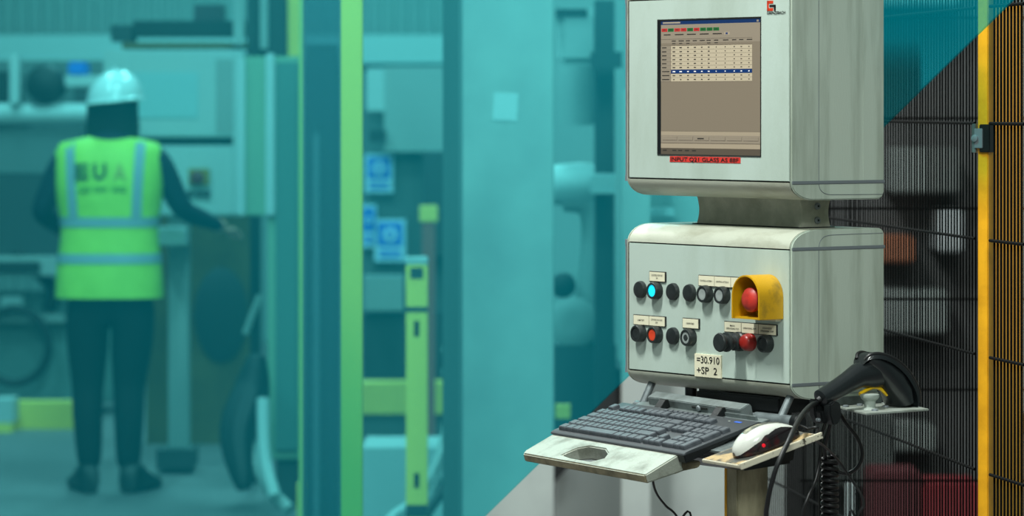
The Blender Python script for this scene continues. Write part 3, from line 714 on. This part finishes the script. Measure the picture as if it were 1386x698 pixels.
# yellow posts and clear guard panel on the left
def ypost(px, w_px, Y, top_py, label, m_=FARY, name='guard_post', z0=0):
    p = at(px, HZ, Y); w = w_px / F * Y / 2
    zt_ = 2.3 if top_py is None else CZ + (HZ - top_py) / F * Y
    e = empty(name, (p.x, Y, 0)); tag(e, label, 'post')
    box('post_tube', (-w, 0, .01), (w, 2 * w, zt_), m_, e, bevel=.003)
    box('base_plate', (-w * 1.8, -w, 0), (w * 1.8, w * 3, .012), DARK2, e)
    return e
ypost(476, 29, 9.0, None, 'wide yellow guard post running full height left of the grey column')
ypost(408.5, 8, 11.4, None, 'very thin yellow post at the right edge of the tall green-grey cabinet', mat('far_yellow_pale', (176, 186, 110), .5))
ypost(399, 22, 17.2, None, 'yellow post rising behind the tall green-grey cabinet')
gp = empty('clear_partition', (at(437, HZ, 9.6).x, 9.6, 0)); tag(gp, 'smoky clear guard panel between the thin and the wide yellow posts', 'panel')
gl = bpy.data.materials.new('smoky_sheet'); gl.use_nodes = True; N = gl.node_tree.nodes; L = gl.node_tree.links; N.clear()
o_ = N.new('ShaderNodeOutputMaterial'); mx2 = N.new('ShaderNodeMixShader'); mx2.inputs[0].default_value = .42
t1 = N.new('ShaderNodeBsdfTransparent'); t1.inputs[0].default_value = (.75, .8, .85, 1); d1 = N.new('ShaderNodeBsdfDiffuse'); d1.inputs[0].default_value = (.12, .17, .2, 1)
L.new(t1.outputs[0], mx2.inputs[1]); L.new(d1.outputs[0], mx2.inputs[2]); L.new(mx2.outputs[0], o_.inputs[0])
box('clear_sheet', (-.052, 0, .05), (.047, .006, 2.3), gl, gp)
for a in (-.052, .043): box('frame_bar', (a, -.004, .05), (a + .006, .010, 2.3), GREY2, gp)
bgbox('equipment_rack', 414, 60, 452, 640, 13.5, .4, DARK2, label='dark equipment rack behind the smoky guard panel', cat='rack', floor=True)
bgbox('conduit', 424, 180, 432, 640, 13.2, .03, GREY1, label='pale vertical conduit in front of the dark rack', cat='pipe', floor=True)

# light curtain post
lc = empty('light_curtain', (at(564, HZ, 12).x, 12, 0)); tag(lc, 'bright yellow safety light curtain column with black stickers', 'sensor column')
lw = 14.5 / F * 12; zz = lambda py, Y=12: CZ - (py - HZ) / F * Y
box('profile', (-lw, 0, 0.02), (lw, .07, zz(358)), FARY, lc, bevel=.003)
box('top_cap', (-lw - .001, -.001, zz(358)), (lw + .001, .071, zz(348)), LIGHT, lc, bevel=.003)
for a, b2, w3 in ((362, 377, .6), (415, 422, 1.02), (683, 700, 1.02), (434, 455, .25), (640, 660, .25)):
    box('sticker', (-lw * w3, -.002, zz(b2)), (lw * w3, .001, zz(a)), DARK2 if w3 > .3 else BLK, lc)
box('foot', (-.06, -.04, 0), (.06, .1, .02), DARK2, lc)

# red stack lamp pole
sl = empty('signal_pole', (at(580, HZ, 16.2).x, 16.2, 0)); tag(sl, 'slim red pole with a yellow block on top behind the light curtain', 'pole')
box('stem', (-.028, 0, 0), (.028, .05, zz(300, 16.2)), mat('faded_red', (150, 84, 78), .5), sl); box('head', (-.04, -.01, zz(300, 16.2)), (.04, .06, zz(278, 16.2)), FARY, sl, bevel=.004)

# blue mandatory signs on their grey machine front
MF = assembly('machine_cell', 550, 18.6, 'grey machine cell with pale hood and blue signs, seen left of the column', 'machine')
mf = bgbox('machine_front', 491, 100, 612, 470, 18.6, 1.2, GREY2, floor=True, parent=MF)
for (x0, y0, x1, y1), lb in (((494, 209, 532, 261), 'upper blue and white safety sign with symbol and text band'), ((489, 277, 509, 335), 'blue and white sign half hidden by the yellow post'), ((507, 297, 549, 354), 'lower blue and white safety sign beside the light curtain top')):
    Y = 18.5; a, b2 = at(x0, y0, Y), at(x1, y1, Y); e = empty('safety_sign', ((a.x + b2.x) / 2, Y, b2.z)); tag(e, lb, 'sign', 'blue signs on the grey machine front')
    w2, h2_ = (b2.x - a.x) / 2, a.z - b2.z
    box('board', (-w2, 0, 0), (w2, .098, h2_), SIGNW, e)
    box('blue_field', (-w2 * .8, -.004, h2_ * .38), (w2 * .8, .002, h2_ * .93), BLUES, e)
    MB().lathe((0, -.004, h2_ * .65), (0, -1, 0), [(0, w2 * .45), (.003, w2 * .45)], 16).build('symbol', SIGNW, e)
    MB().lathe((0, -.007, h2_ * .65), (0, -1, 0), [(0, w2 * .22), (.003, w2 * .22)], 16).build('symbol', BLUES, e)
    for k2 in (.1, .22): box('text_bar', (-w2 * .7, -.004, h2_ * k2), (w2 * .7, .002, h2_ * (k2 + .06)), BLUES, e)
bgbox('window_panel', 496, 92, 520, 150, 18.4, .1, LIGHT, parent=MF)
bgbox('machine_hood', 520, 90, 606, 205, 18.4, .1, GREY1, parent=MF)
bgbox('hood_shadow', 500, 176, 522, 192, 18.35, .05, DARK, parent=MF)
bgbox('dark_cabinet', 572, 205, 608, 345, 18.3, .25, DARK2, parent=MF)
bgbox('vent_box', 492, 374, 546, 420, 18.2, .2, GREY1, parent=MF)
bgbox('machine_base', 491, 425, 604, 516, 18.3, .2, DARK2, parent=MF)
BR = assembly('floor_barrier', 545, 17.6, 'yellow floor barrier rail on a grey foot, behind the light curtain', 'barrier')
br = bgbox('barrier_rail', 488, 518, 600, 560, 17.6, .2, FARY, parent=BR)
bgbox('barrier_foot', 488, 560, 600, 592, 17.65, .2, GREY2, floor=True, parent=BR)
bgbox('low_cover', 490, 606, 602, 790, 14.0, .5, LIGHT, label='low pale cover box on the floor behind the light curtain', cat='box', floor=True)
for i, (xa, ya, xb, yb) in enumerate(((612, 480, 560, 690), (614, 560, 575, 700), (606, 610, 530, 700), (604, 500, 590, 640))):
    a, b2 = at(xa, ya, 13.2 + i * .1), at(xb, yb, 12.9 + i * .1)
    mid = (a + b2) / 2 + Vector((.04, 0, -.03)); P = catmull([a, mid, b2, Vector((b2.x - .05, b2.y, .02))], 6); oo = P[-1].copy()
    tag(MB().tube([p - oo for p in P], .018, 8).build('hose', (GREY1, DARK2, LIGHT, GREY1)[i], None, loc=oo), ('pale grey hose sloping down beside the grey column', 'dark hose sloping down at the foot of the grey column', 'white hose lying across the low pale cover', 'short grey hose hugging the left of the grey column')[i], 'hose')
tg_ = bgbox('cross_rail', 598, 470, 612, 476, 13, .03, GREY1, label='short pale horizontal rail touching the grey column', cat='rail')

# machinery between column and console
rb = empty('robot_arm', (at(795, HZ, 13).x, 13, 0)); tag(rb, 'grey industrial robot arm with rounded motor housings between column and console', 'robot')
rp_ = lambda px, py, Y=13: at(px, py, Y) - Vector((at(795, HZ, 13).x, 13, 0))
MB().tube([rp_(772, 90), rp_(775, 170)], .09, 16).build('upper_arm', GREY1, rb)
MB().lathe(rp_(790, 250) + Vector((-.13, 0, 0)), (1, 0, 0), [(0, .05), (.01, .07), (.12, .08), (.2, .07), (.21, .04)], 20).build('motor', LIGHT, rb)
MB().tube(catmull([rp_(765, 265), rp_(800, 275), rp_(808, 320), rp_(800, 400), rp_(790, 470)], 6), .055, 14).build('fore_arm', GREY1, rb)
MB().lathe(rp_(775, 435) + Vector((0, -.06, 0)), (0, -1, 0), [(0, .09), (.03, .09), (.04, .07), (.04, .03)], 20).build('joint_cover', GREY1, rb)
MB().lathe(rp_(762, 385) + Vector((0, -.03, 0)), (0, -1, 0), [(0, .045), (.04, .045), (.05, .03)], 16).build('joint_cap', DARK, rb)
box('link_plate', tuple(rp_(752, 258) + Vector((0, -.03, 0))), tuple(rp_(800, 236) + Vector((0, .03, 0))), DARK, rb)
box('pedestal', (-.12, -.1, 0), (.10, .15, 1.60 - (465 - HZ) / F * 13), DARK2, rb)
box('head_cover', tuple(rp_(752, 90) + Vector((0, .0, 0))), tuple(rp_(815, 10) + Vector((0, .2, 0))), GREY1, rb, bevel=.03)
box('head_slot', tuple(rp_(752, 22) + Vector((0, -.01, 0))), tuple(rp_(795, 12) + Vector((0, .02, 0))), DARK, rb)
MW = assembly('machine', 795, 15.0, 'grey machine frame with dark upright rack behind the robot arm', 'machine')
bgbox('tool_rack', 806, 0, 832, 560, 12.6, .2, DARK2, parent=MW)
bgbox('rack_bracket', 800, 70, 842, 92, 12.4, .1, DARK2, parent=MW)
bgbox('motor_box', 800, 236, 832, 262, 12.4, .15, LIGHT, parent=MW)
bgbox('machine_wall', 740, -30, 850, 560, 15.0, .3, GREY1, floor=True, parent=MW)
bgbox('dark_pit', 745, 498, 845, 627, 13.4, .4, DARK, parent=MW)
bgbox('yellow_cap', 752, 548, 772, 566, 12.6, .05, FARY, parent=MW)
LC = bgbox('lower_cabinet', 752, 630, 842, 900, 12.6, .25, GREY1, label='pale grey low cabinet under the keyboard tray, left of the light post', cat='cabinet', floor=True)
MB_ = MB().prism([(0, 0), (.07, .075), (0, .075)], 0, .06, axis='y').build('shadow_wedge', DARK, None); MB_.parent = LC; MB_.location = at(748, 655, 12.5) - LC.location  # triangular shadow painted as a dark solid wedge
RPN = assembly('rear_screen', 960, 11.3, 'large plain grey panel with a pale square post on its left, behind the console', 'panel')
bgbox('light_post', 842, 120, 880, 900, 11.0, .1, COLM, floor=True, parent=RPN)
bgbox('rear_panel', 880, 90, 1062, 900, 11.3, .1, COLM, floor=True, parent=RPN)
bgbox('rear_bracket', 880, 282, 912, 292, 11.2, .05, LIGHT, parent=RPN)

# behind the mesh fence
DE = assembly('machine_enclosure', 1260, 12.5, 'dark machine enclosure with grey and rusty boxes, behind the mesh fences', 'machine')
bgbox('dark_enclosure', 1062, -260, 2100, 1000, 12.5, .3, mat('enclosure_dark', (66, 68, 68), .6), floor=True, parent=DE)
spots = [(1205, 200, 1262, 262, 'bg_grey', 'grey motor box high behind the mesh'), (1268, 282, 1305, 342, 'bg_light', 'pale box at mid height behind the mesh near the yellow post'),
         (1186, 320, 1240, 356, 'rusty', 'rust-brown box behind the mesh beside the console'), (1190, 392, 1284, 452, 'bg_grey', 'long grey-green box behind the mesh, above the scanner'),
         (1252, 200, 1300, 262, 'bg_midgrey', 'mid grey box high behind the mesh near the clamp'), (1100, 560, 1210, 660, 'bg_midgrey', 'mid grey cabinet low behind the mesh and hanging cables'),
         (1205, 575, 1268, 612, 'bg_grey', 'grey tray below the side plate behind the mesh'), (1250, 655, 1330, 760, 'bg_red', 'bright red crate low behind the mesh near the yellow post'), (1180, 640, 1250, 760, 'bg_red_dark', 'dull red crate low behind the mesh'),
         (1140, -20, 1300, 8, 'bg_light', 'pale beam high behind the mesh'), (1376, -20, 1400, 560, 'bg_grey', 'grey upright behind the broad yellow post')]
mat('rusty', (120, 72, 46), .6); mat('module_grey', (104, 112, 110), .6); mat('module_midgrey', (84, 90, 88), .6); mat('module_light', (136, 142, 144), .6); mat('module_red', (150, 30, 36), .5); mat('bg_red_dark', (74, 26, 32), .6)
for i, (x0, y0, x1, y1, mn, lb) in enumerate(spots):
    if 'crate' in lb: bgbox('crate', x0, y0, x1, y1, 11.4 + .03 * i, .3, MATS[mn], label=lb, cat='crate', bevel=.01, floor=True)
    else: bgbox('equipment_module', x0, y0, x1, y1, 12.25, .25, MATS[mn.replace('bg_', 'module_')], DE, bevel=.01)
bgbox('white_marker', 1146, 655, 1158, 760, 9.2, .03, LIGHT, label='slim white marker standing behind the coiled hose', cat='marker', floor=True)

# ---- far left workshop
OB = bgbox('olive_board', 198, 290, 352, 603, 17.4, .08, WOOD, label='brown plywood board behind the worker and second console', cat='board', floor=True)
MB_ = MB().lathe((0, 0, 0), (0, -1, 0), [(0, .001), (.001, .15), (.03, .16), (.05, .12), (.06, .01)], 24).build('hanging_bag', DARK2, OB); MB_.location = at(300, 425, 17.4) - OB.location; MB_.scale = (.8, 1, 1.4)
# second console
c2 = empty('far_console', (at(240, HZ, 16).x, 16, 0)); tag(c2, 'blurred pale control console on a post that the worker is using', 'control console')
q2 = lambda px, py, dy=0: at(px, py, 16) - Vector((at(240, HZ, 16).x, 16 - dy, 0))
def cb(name, x0, y0, x1, y1, d0, d1, m_, par=c2, bev=.008):
    a, b2 = q2(x0, y1), q2(x1, y0); return box(name, (a.x, d0, a.z), (b2.x, d1, b2.z), m_, par, bevel=bev)
u_ = cb('monitor_housing', 140, 68, 318, 186, 0, .3, LIGHT)
cb('screen', 176, 98, 268, 160, -.006, .002, mat('far_screen', (150, 180, 184), .4, emit=.15), u_, .002); cb('side_panel', 292, 80, 316, 180, -.004, .002, GREY1, u_, .002)
cb('shadow_gap', 150, 186, 318, 196, .05, .25, DARK)
l_ = cb('button_housing', 160, 197, 318, 292, 0, .28, LIGHT)
cb('stop_hood', 256, 228, 284, 250, -.03, .002, mat('far_hood', (150, 120, 30), .5), l_, .004)
for px in (258, 270, 280): MB().lathe(q2(px, 262, 0), (0, -1, 0), [(0, .018), (.02, .018)], 12).build('push_button', DARK2, l_)
MB().lathe(q2(268, 240) + Vector((0, -.03, 0)), (0, -1, 0), [(0, .03), (.02, .03), (.03, .01)], 12).build('stop_button', REDM, l_)
cb('side_frame', 316, 70, 330, 292, -.03, .3, LIGHT)
cb('tray', 208, 306, 258, 330, -.25, 0, LIGHT)
cb('pole', 226, 292, 254, 610, .05, .15, GREY1); box('foot_plate', tuple(q2(212, 628) + Vector((0, -.02, -.02))), tuple(q2(262, 608) + Vector((0, .25, .0))), DARK2, c2)
# tall cabinet
tc_ = empty('tall_cabinet', (at(367, HZ, 14.6).x, 14.6, 0)); tag(tc_, 'tall green-grey electrical cabinet right of the worker', 'cabinet')
q3 = lambda px, py: at(px, py, 14.6) - Vector((at(367, HZ, 14.6).x, 14.6, 0))
def cb3(name, x0, y0, x1, y1, d0, d1, m_, bev=.006):
    a, b2 = q3(x0, y1), q3(x1, y0); return box(name, (a.x, d0, a.z), (b2.x, d1, b2.z), m_, tc_, bevel=bev)
cb3('body', 330, 76, 405, 292, 0, .4, TEALB); cb3('lower_body', 362, 292, 405, 622, .01, .4, TEALB); cb3('edge_strip', 360, 72, 372, 292, -.02, .01, LIGHT)
cb3('door', 373, 84, 404, 610, -.012, .01, mat('cabinet_door', (84, 116, 112), .5)); cb3('left_strip', 322, 78, 332, 292, -.02, .02, LIGHT)
cb3('plinth', 372, 622, 402, 692, .05, .3, DARK2)
bgbox('dark_pipe', 338, 292, 352, 560, 15.6, .05, DARK, label='dark vertical pipe left of the cabinet', cat='pipe', floor=True)
P = catmull([at(352, 400, 15), at(340, 430, 15), at(332, 452, 15)], 5)
tag(MB().tube([p - P[-1] for p in P], .014, 8).build('bent_pipe', GREY1, None, loc=P[-1]), 'short pale bent pipe on the left of the cabinet', 'pipe')
P = catmull([at(348, 480, 14.48), at(340, 530, 14.48), at(322, 590, 14.4), at(330, 660, 14.3)], 6)
tag(MB().tube([p - P[-1] for p in P], .07, 10, radii=[.03 + .05 * math.sin(math.pi * i / (len(P) - 1)) for i in range(len(P))]).build('cable_bundle', DARK, None, loc=P[-1]), 'thick black cable bundle drooping to the floor left of the cabinet', 'cable')
for i, (xa, ya, xb, yb) in enumerate(((356, 540, 372, 672), (340, 600, 392, 690))):
    P = catmull([at(xa, ya, 14.4), at((xa + xb) / 2 - 6, (ya + yb) / 2 + 10, 14.3), at(xb, yb, 14.2)], 6)
    tag(MB().tube([p - P[-1] for p in P], .025, 8).build('hose', LIGHT if i == 0 else GREY1, None, loc=P[-1]), ('white hose at the foot of the cabinet', 'grey hose trailing along the floor by the cabinet')[i], 'hose')
bgbox('yellow_chock', 402, 655, 424, 720, 13.9, .1, FARY, label='small yellow block on the floor by the thin yellow post', cat='block', floor=True)
# overhead items
bgbox('plank', 165, 57, 334, 66, 16.4, .3, WOOD, label='olive plank on top of the far console', cat='plank')
for (x0, y0, x1, y1, mm, lb) in ((150, 34, 178, 56, DARK2, 'dark equipment box above the worker helmet'), (180, 28, 330, 50, DARK, 'long black equipment box on the olive plank'), (262, 6, 300, 30, mat('plum', (70, 56, 60), .6), 'small plum-coloured motor on the long black box')):
    bgbox('equipment_box', x0, y0, x1, y1, 16.6 + (x0 - 150) * .001, .25, mm, label=lb, cat='equipment')
bgbox('dark_riser', 334, -40, 386, 80, 16.5, .2, DARK2, label='dark riser panel above the tall cabinet', cat='panel')
bgbox('pale_riser', 316, -40, 330, 60, 16.3, .06, GREY1, label='pale riser pipe left of the dark riser panel', cat='pipe')
bgbox('pale_riser', 352, -40, 362, 66, 16.3, .06, GREY1, label='pale riser pipe in front of the dark riser panel', cat='pipe')
# left machines
lm = empty('process_machine', (at(60, HZ, 19).x, 19, 0)); tag(lm, 'large grey and dark process machine behind the worker at far left', 'machine')
q4 = lambda px, py, Y=19: at(px, py, Y) - Vector((at(60, HZ, 19).x, 19, 0))
def cb4(name, x0, y0, x1, y1, d0, d1, m_, bev=.008):
    a, b2 = q4(x0, y1), q4(x1, y0); return box(name, (a.x, d0, a.z), (b2.x, d1, b2.z), m_, lm, bevel=bev)
cb4('backing', -40, 80, 200, 345, .6, .8, GREY2); cb4('upright', 16, 74, 29, 142, -.1, 0, LIGHT); cb4('dark_bay', -30, 96, 14, 138, .1, .5, DARK)
MB().lathe(q4(62, 114), (0, -1, 0), [(-.1, .10), (.05, .10), (.08, .085), (.1, .03)], 20).build('motor', DARK, lm)
cb4('blue_unit', 92, 84, 116, 102, 0, .2, BLUES); cb4('white_unit', 86, 102, 132, 118, 0, .2, LIGHT); cb4('dark_unit', 100, 118, 122, 138, 0, .2, DARK2)
MB().tube([q4(-40, 154), q4(122, 154)], .055, 14).build('duct', LIGHT, lm)
cb4('dark_belly', -40, 176, 112, 236, .0, .5, GREY2); cb4('dark_bay', -40, 236, 100, 352, .0, .5, DARK2)
cb4('bench', -40, 346, 130, 372, -.15, .5, GREY1)
cb4('dark_bay', -40, 352, 60, 366, -.2, -.1, DARK)
MB().tube(catmull([q4(20, 340), q4(48, 365), q4(70, 390), q4(66, 420)], 6), .035, 10).build('hose', DARK, lm)
cb4('lower_panel', -40, 400, 150, 545, .1, .5, mat('lower_grey', (110, 130, 128), .5)); cb4('low_shelf', -40, 424, 90, 436, -.05, .1, GREY1)
cb4('white_box', 4, 400, 34, 424, -.1, .1, LIGHT)
ring = [q4(24 + 46 * math.cos(a), 466 + 50 * math.sin(a)) + Vector((0, -.12, 0)) for a in [i / 28 * 2 * math.pi for i in range(29)]]
MB().tube(ring, .022, 8).build('hose_ring', DARK, lm)
LB = assembly('floor_barrier', 50, 18.2, 'yellow floor barrier rail with a white end block, left of the worker boots', 'barrier')
bgbox('barrier_rail', 20, 544, 106, 582, 18.2, .15, FARY, parent=LB, floor=True)
bgbox('barrier_end', -14, 540, 18, 572, 18.0, .2, LIGHT, parent=LB)
bgbox('yellow_foot', -14, 572, 16, 598, 18.0, .18, FARY, parent=LB, floor=True)

# ================================================================== WORKER
WY = 15.25; k_ = F / WY
wk = empty('person', (at(150, HZ, WY).x, WY, 0))
tag(wk, 'person seen from behind in white helmet, yellow high-visibility vest and dark clothes, arm reaching right', 'person')
def J(px, py, y=0.0): return Vector(((px - 150) / k_, y, CZ - (py - HZ) / k_))
sk = {}; edges = []
def node(n, p, r, par=None):
    sk[n] = (Vector(p), r)
    if par: edges.append((par, n))
node('pelvis', J(150, 395, 0), (.150, .115)); node('waist', J(149, 330, .0), (.135, .105), 'pelvis'); node('chest', J(149, 255, 0), (.155, .115), 'waist'); node('upper', J(150, 212, 0), (.13, .095), 'chest')
node('neck', J(152, 180, .01), .058, 'upper'); node('skull0', J(152, 158, .02), .075, 'neck'); node('skull', J(152, 132, .02), .092, 'skull0'); node('crown', J(152, 112, .02), .07, 'skull')
for s_, sh_, el, wr_ in ((-1, (86, 214, .0), (55, 286, .0), (72, 312, .22)), (1, (212, 214, .0), (246, 286, .05), (288, 306, .22))):
    t = 'L' if s_ < 0 else 'R'
    node('sh' + t, J(*sh_), .066, 'upper'); node('ua' + t, (J(*sh_) + J(*el)) / 2, .056, 'sh' + t); node('el' + t, J(*el), .047, 'ua' + t); node('fa' + t, (J(*el) * .6 + J(*wr_) * .4), .045, 'el' + t); node('wr' + t, J(*wr_), .029, 'fa' + t)
    hd = (J(*wr_) - J(*el)).normalized(); node('pm' + t, J(*wr_) + hd * .05, .034, 'wr' + t)
for s_, hx, kx, kz, axx in ((-1, 118, 118, 520, 122), (1, 182, 174, 522, 174)):
    t = 'L' if s_ < 0 else 'R'
    node('hip' + t, J(hx, 420, 0), .112, 'pelvis'); node('th' + t, J((hx + kx) / 2, 465, .01), .098, 'hip' + t); node('kn' + t, J(kx, kz, .02), .072, 'th' + t)
    node('ca' + t, J(kx + 1, kz + 45, -.012), .068, 'kn' + t); node('an' + t, J(axx, 640, -.01), .052, 'ca' + t)
names_ = list(sk)
bme = bpy.data.meshes.new('body'); bme.from_pydata([sk[n][0] for n in names_], [(names_.index(a), names_.index(b2)) for a, b2 in edges], [])
bo_ = bpy.data.objects.new('body', bme); COL.objects.link(bo_)
md = bo_.modifiers.new('skin', 'SKIN'); md.use_smooth_shade = True; bo_.modifiers.new('sub', 'SUBSURF').levels = 2; bo_.modifiers['sub'].render_levels = 2
for i, n in enumerate(names_):
    r = sk[n][1]; bme.skin_vertices[0].data[i].radius = r if isinstance(r, tuple) else (r, r); bme.skin_vertices[0].data[i].use_root = (i == 0)
dg = bpy.context.evaluated_depsgraph_get(); me = bpy.data.meshes.new_from_object(bo_.evaluated_get(dg)); bpy.data.objects.remove(bo_)
NAVY = mat('navy_sleeves', (16, 24, 40), .8); TROU = mat('black_trousers', (10, 13, 18), .85); SKINM = mat('skin', (200, 150, 130), .55)
me.materials.clear()
for m_ in (NAVY, TROU, SKINM): me.materials.append(m_)
for p in me.polygons:
    c = p.center; p.material_index = 1 if c.z < .84 else (2 if (c.z > 1.53 and abs(c.x) < .15) or c.y > .21 else 0)
me.shade_smooth()
body = bpy.data.objects.new('body', me); COL.objects.link(body); body.parent = wk
# fingers and thumb
for t, curl in (('L', .5), ('R', .35)):
    pm = sk['pm' + t][0]; d = (sk['pm' + t][0] - sk['wr' + t][0]).normalized(); side = d.cross(Vector((0, 0, 1))).normalized()
    for i, ln in enumerate((.066, .075, .070, .055)):
        b0 = pm + side * (.026 - .0175 * i) + d * .018
        P = [b0, b0 + d * ln * .45 + Vector((0, 0, -.004)), b0 + d * ln * .78 + Vector((0, 0, -.016 * curl * 2)), b0 + d * ln * .95 + Vector((0, 0, -.034 * curl * 2))]
        MB().tube(catmull(P, 3), .008, 8, radii=[.0092 - .0002 * j for j in range(10)]).build('finger', SKINM, wk, ang=80)
    sgn = -1 if t == 'R' else 1
    b0 = sk['wr' + t][0] + d * .02 + side * sgn * .022
    MB().tube(catmull([b0, b0 + d * .025 + side * sgn * .022, b0 + d * .055 + side * sgn * .028 + Vector((0, 0, -.006))], 4), .010, 8).build('thumb', SKINM, wk, ang=80)
# head details
hc = J(152, 140, .02)
MB().rings([[hc + Vector((math.cos(a) * w2, .02 + math.sin(a) * d2 - .03, z2)) for a in [k2 / 20 * 2 * math.pi for k2 in range(20)]] for z2, w2, d2 in ((.06, .095, .09), (.0, .105, .098), (-.05, .108, .085), (-.10, .112, .070), (-.145, .108, .066), (-.185, .095, .060))]).build('hair', mat('dark_hair', (22, 18, 18), .7), wk, ang=80)
for s_ in (-1, 1): MB().lathe(hc + Vector((s_ * .088, .03, -.01)), (s_, 0, 0), [(0, .022), (.008, .030), (.013, .024), (.014, .005)], 12).build('ear', SKINM, wk)
fy = hc.y + .095
MB().rings([ell(hc + Vector((0, .092, .015)), (0, .2, -1), .007, .010, 8), ell(hc + Vector((0, .108, -.018)), (0, .2, -1), .013, .016, 8), ell(hc + Vector((0, .098, -.030)), (0, .2, -1), .010, .008, 8)]).build('nose', SKINM, wk, ang=80)
for s_ in (-1, 1): MB().lathe(hc + Vector((s_ * .031, .078, .012)), (0, 1, 0), [(0, .012), (.009, .009), (.012, .003)], 12).build('eye', WHT, wk)
box('mouth', tuple(hc + Vector((-.024, .085, -.058))), tuple(hc + Vector((.024, .096, -.050))), mat('lips', (160, 84, 80), .5), wk, bevel=.003)
# helmet
he = MB(); hz = J(155, 134, .015); rs = []
for i in range(11):
    a = i / 10 * math.pi / 2; rs.append([hz + Vector((math.cos(b2) * .117 * math.cos(a) , math.sin(b2) * .137 * math.cos(a), .122 * math.sin(a) - .012 * math.cos(b2) * -1 * math.cos(a))) for b2 in [k2 / 28 * 2 * math.pi for k2 in range(28)]])
he.rings(rs)
HELM = mat('helmet_white', (222, 230, 232), .2, coat=.5)
hobj = he.build('helmet', HELM, wk, ang=60)
MB().rings([[hz + Vector((math.cos(b2) * (.117 + e_), math.sin(b2) * (.137 + e_ + (.03 if math.sin(b2) > .3 else 0)), z_ + .012 * math.cos(b2))) for b2 in [k2 / 28 * 2 * math.pi for k2 in range(28)]] for e_, z_ in ((-.004, .004), (.010, -.006), (.010, -.012), (-.004, -.016))]).build('brim', HELM, hobj, ang=60)
MB().tube([hz + Vector((0, -.13, -.01)), hz + Vector((0, -.09, .09)), hz + Vector((0, 0, .126)), hz + Vector((0, .09, .09))], .008, 6).build('crest', HELM, hobj, ang=80)
# vest
VEST = mat('vest_yellow', (184, 226, 84), .6, c2=(168, 212, 70), scale=8, emit=0); REFL = mat('reflective_tape', (150, 168, 176), .35)
vs_ = [(402, 73.5, .148), (380, 72.5, .150), (350, 70, .145), (320, 66, .138), (300, 66, .138), (275, 71, .145), (250, 74, .148), (225, 74.5, .140), (205, 73, .125), (193, 66, .105), (187, 40, .085), (184, 26, .075)]
def vring(py, hw, dp, g=0.0, n=32, c=148):
    o = J(c, py, .005); return [o + Vector((math.copysign(abs(math.cos(a)) ** .75, math.cos(a)) * (hw / k_ + g), math.copysign(abs(math.sin(a)) ** .85, math.sin(a)) * (dp + g), 0)) for a in [k2 / n * 2 * math.pi for k2 in range(n)]]
vb = MB().rings([vring(*v) for v in vs_]).build('vest', VEST, wk, ang=70); vb['label'] = 'bright yellow-green vest with grey reflective bands'
def interp(py):
    for a, b2 in zip(vs_, vs_[1:]):
        if b2[0] <= py <= a[0]:
            t = (a[0] - py) / (a[0] - b2[0]); return (py, a[1] + (b2[1] - a[1]) * t, a[2] + (b2[2] - a[2]) * t)
for pa, pb_ in ((355, 342), (306, 293)):
    MB().rings([vring(*interp(p), .004) for p in (pa, (pa + pb_) / 2, pb_)], cap=False).build('reflective_band', REFL, vb, ang=70)
def back_y(px, py):
    v = interp(py); x = min(.97, abs((px - 148) / v[1])); ca = x ** (1 / .75); return .005 - v[2] * max(0, 1 - ca * ca) ** (.85 / 2)
for x0, x1, x2, x3 in ((92, 104, 97, 110), (187, 200, 182, 195)):
    g = MB(); rs = []
    for i in range(9):
        t = i / 8; py = 192 + (293 - 192) * t; a, b2 = x0 + (x2 - x0) * t, x1 + (x3 - x1) * t
        ya, yb = back_y(a, py) - .006, back_y(b2, py) - .006
        A, B = J(a, py), J(b2, py); rs.append([Vector((A.x, ya, A.z)), Vector((B.x, yb, B.z)), Vector((B.x, yb + .006, B.z)), Vector((A.x, ya + .006, A.z))])
    g.rings(rs).build('shoulder_band', REFL, vb)
yb_ = back_y(148, 235) - .004
for ch, px, m_ in (('E', 107, mat('vest_ink', (70, 100, 50), .6)), ('U', 131, None), ('A', 158, mat('vest_ink_pale', (176, 190, 90), .6))):
    if m_: cur = m_
    text('lettering', ch, cur, vb, J(px, 240).x, yb_ - .002, J(px, 241).z, 20 / k_, width=18 / k_, bold=.04)
for i, (a, b2) in enumerate(((112, 128), (132, 150), (156, 176))):
    box('print_bar', (J(a, 0).x, yb_ - .003, J(0, 258).z), (J(b2, 0).x, yb_ + .001, J(0, 251).z), mat('vest_ink_soft', (120, 170, 50), .6), vb)
# boots
for nm, cx_, s_ in (('L', 124, -1), ('R', 176, 1)):
    o = J(cx_, 652, 0); o.z = 0; f = []
    for y_, w2, h_ in ((-.075, .036, .085), (-.06, .044, .12), (-.02, .046, .13), (.04, .046, .09), (.10, .050, .062), (.15, .044, .05), (.185, .026, .036)):
        f.append([o + Vector((math.copysign(abs(math.cos(a)) ** .7, math.cos(a)) * w2 + s_ * (y_ + .07) * .35, y_, h_ / 2 + h_ / 2 * math.copysign(abs(math.sin(a)) ** .7, math.sin(a)))) for a in [k2 / 16 * 2 * math.pi for k2 in range(16)]])
    MB().rings(f).build('boot', mat('boot_black', (14, 15, 17), .5), wk, ang=60)
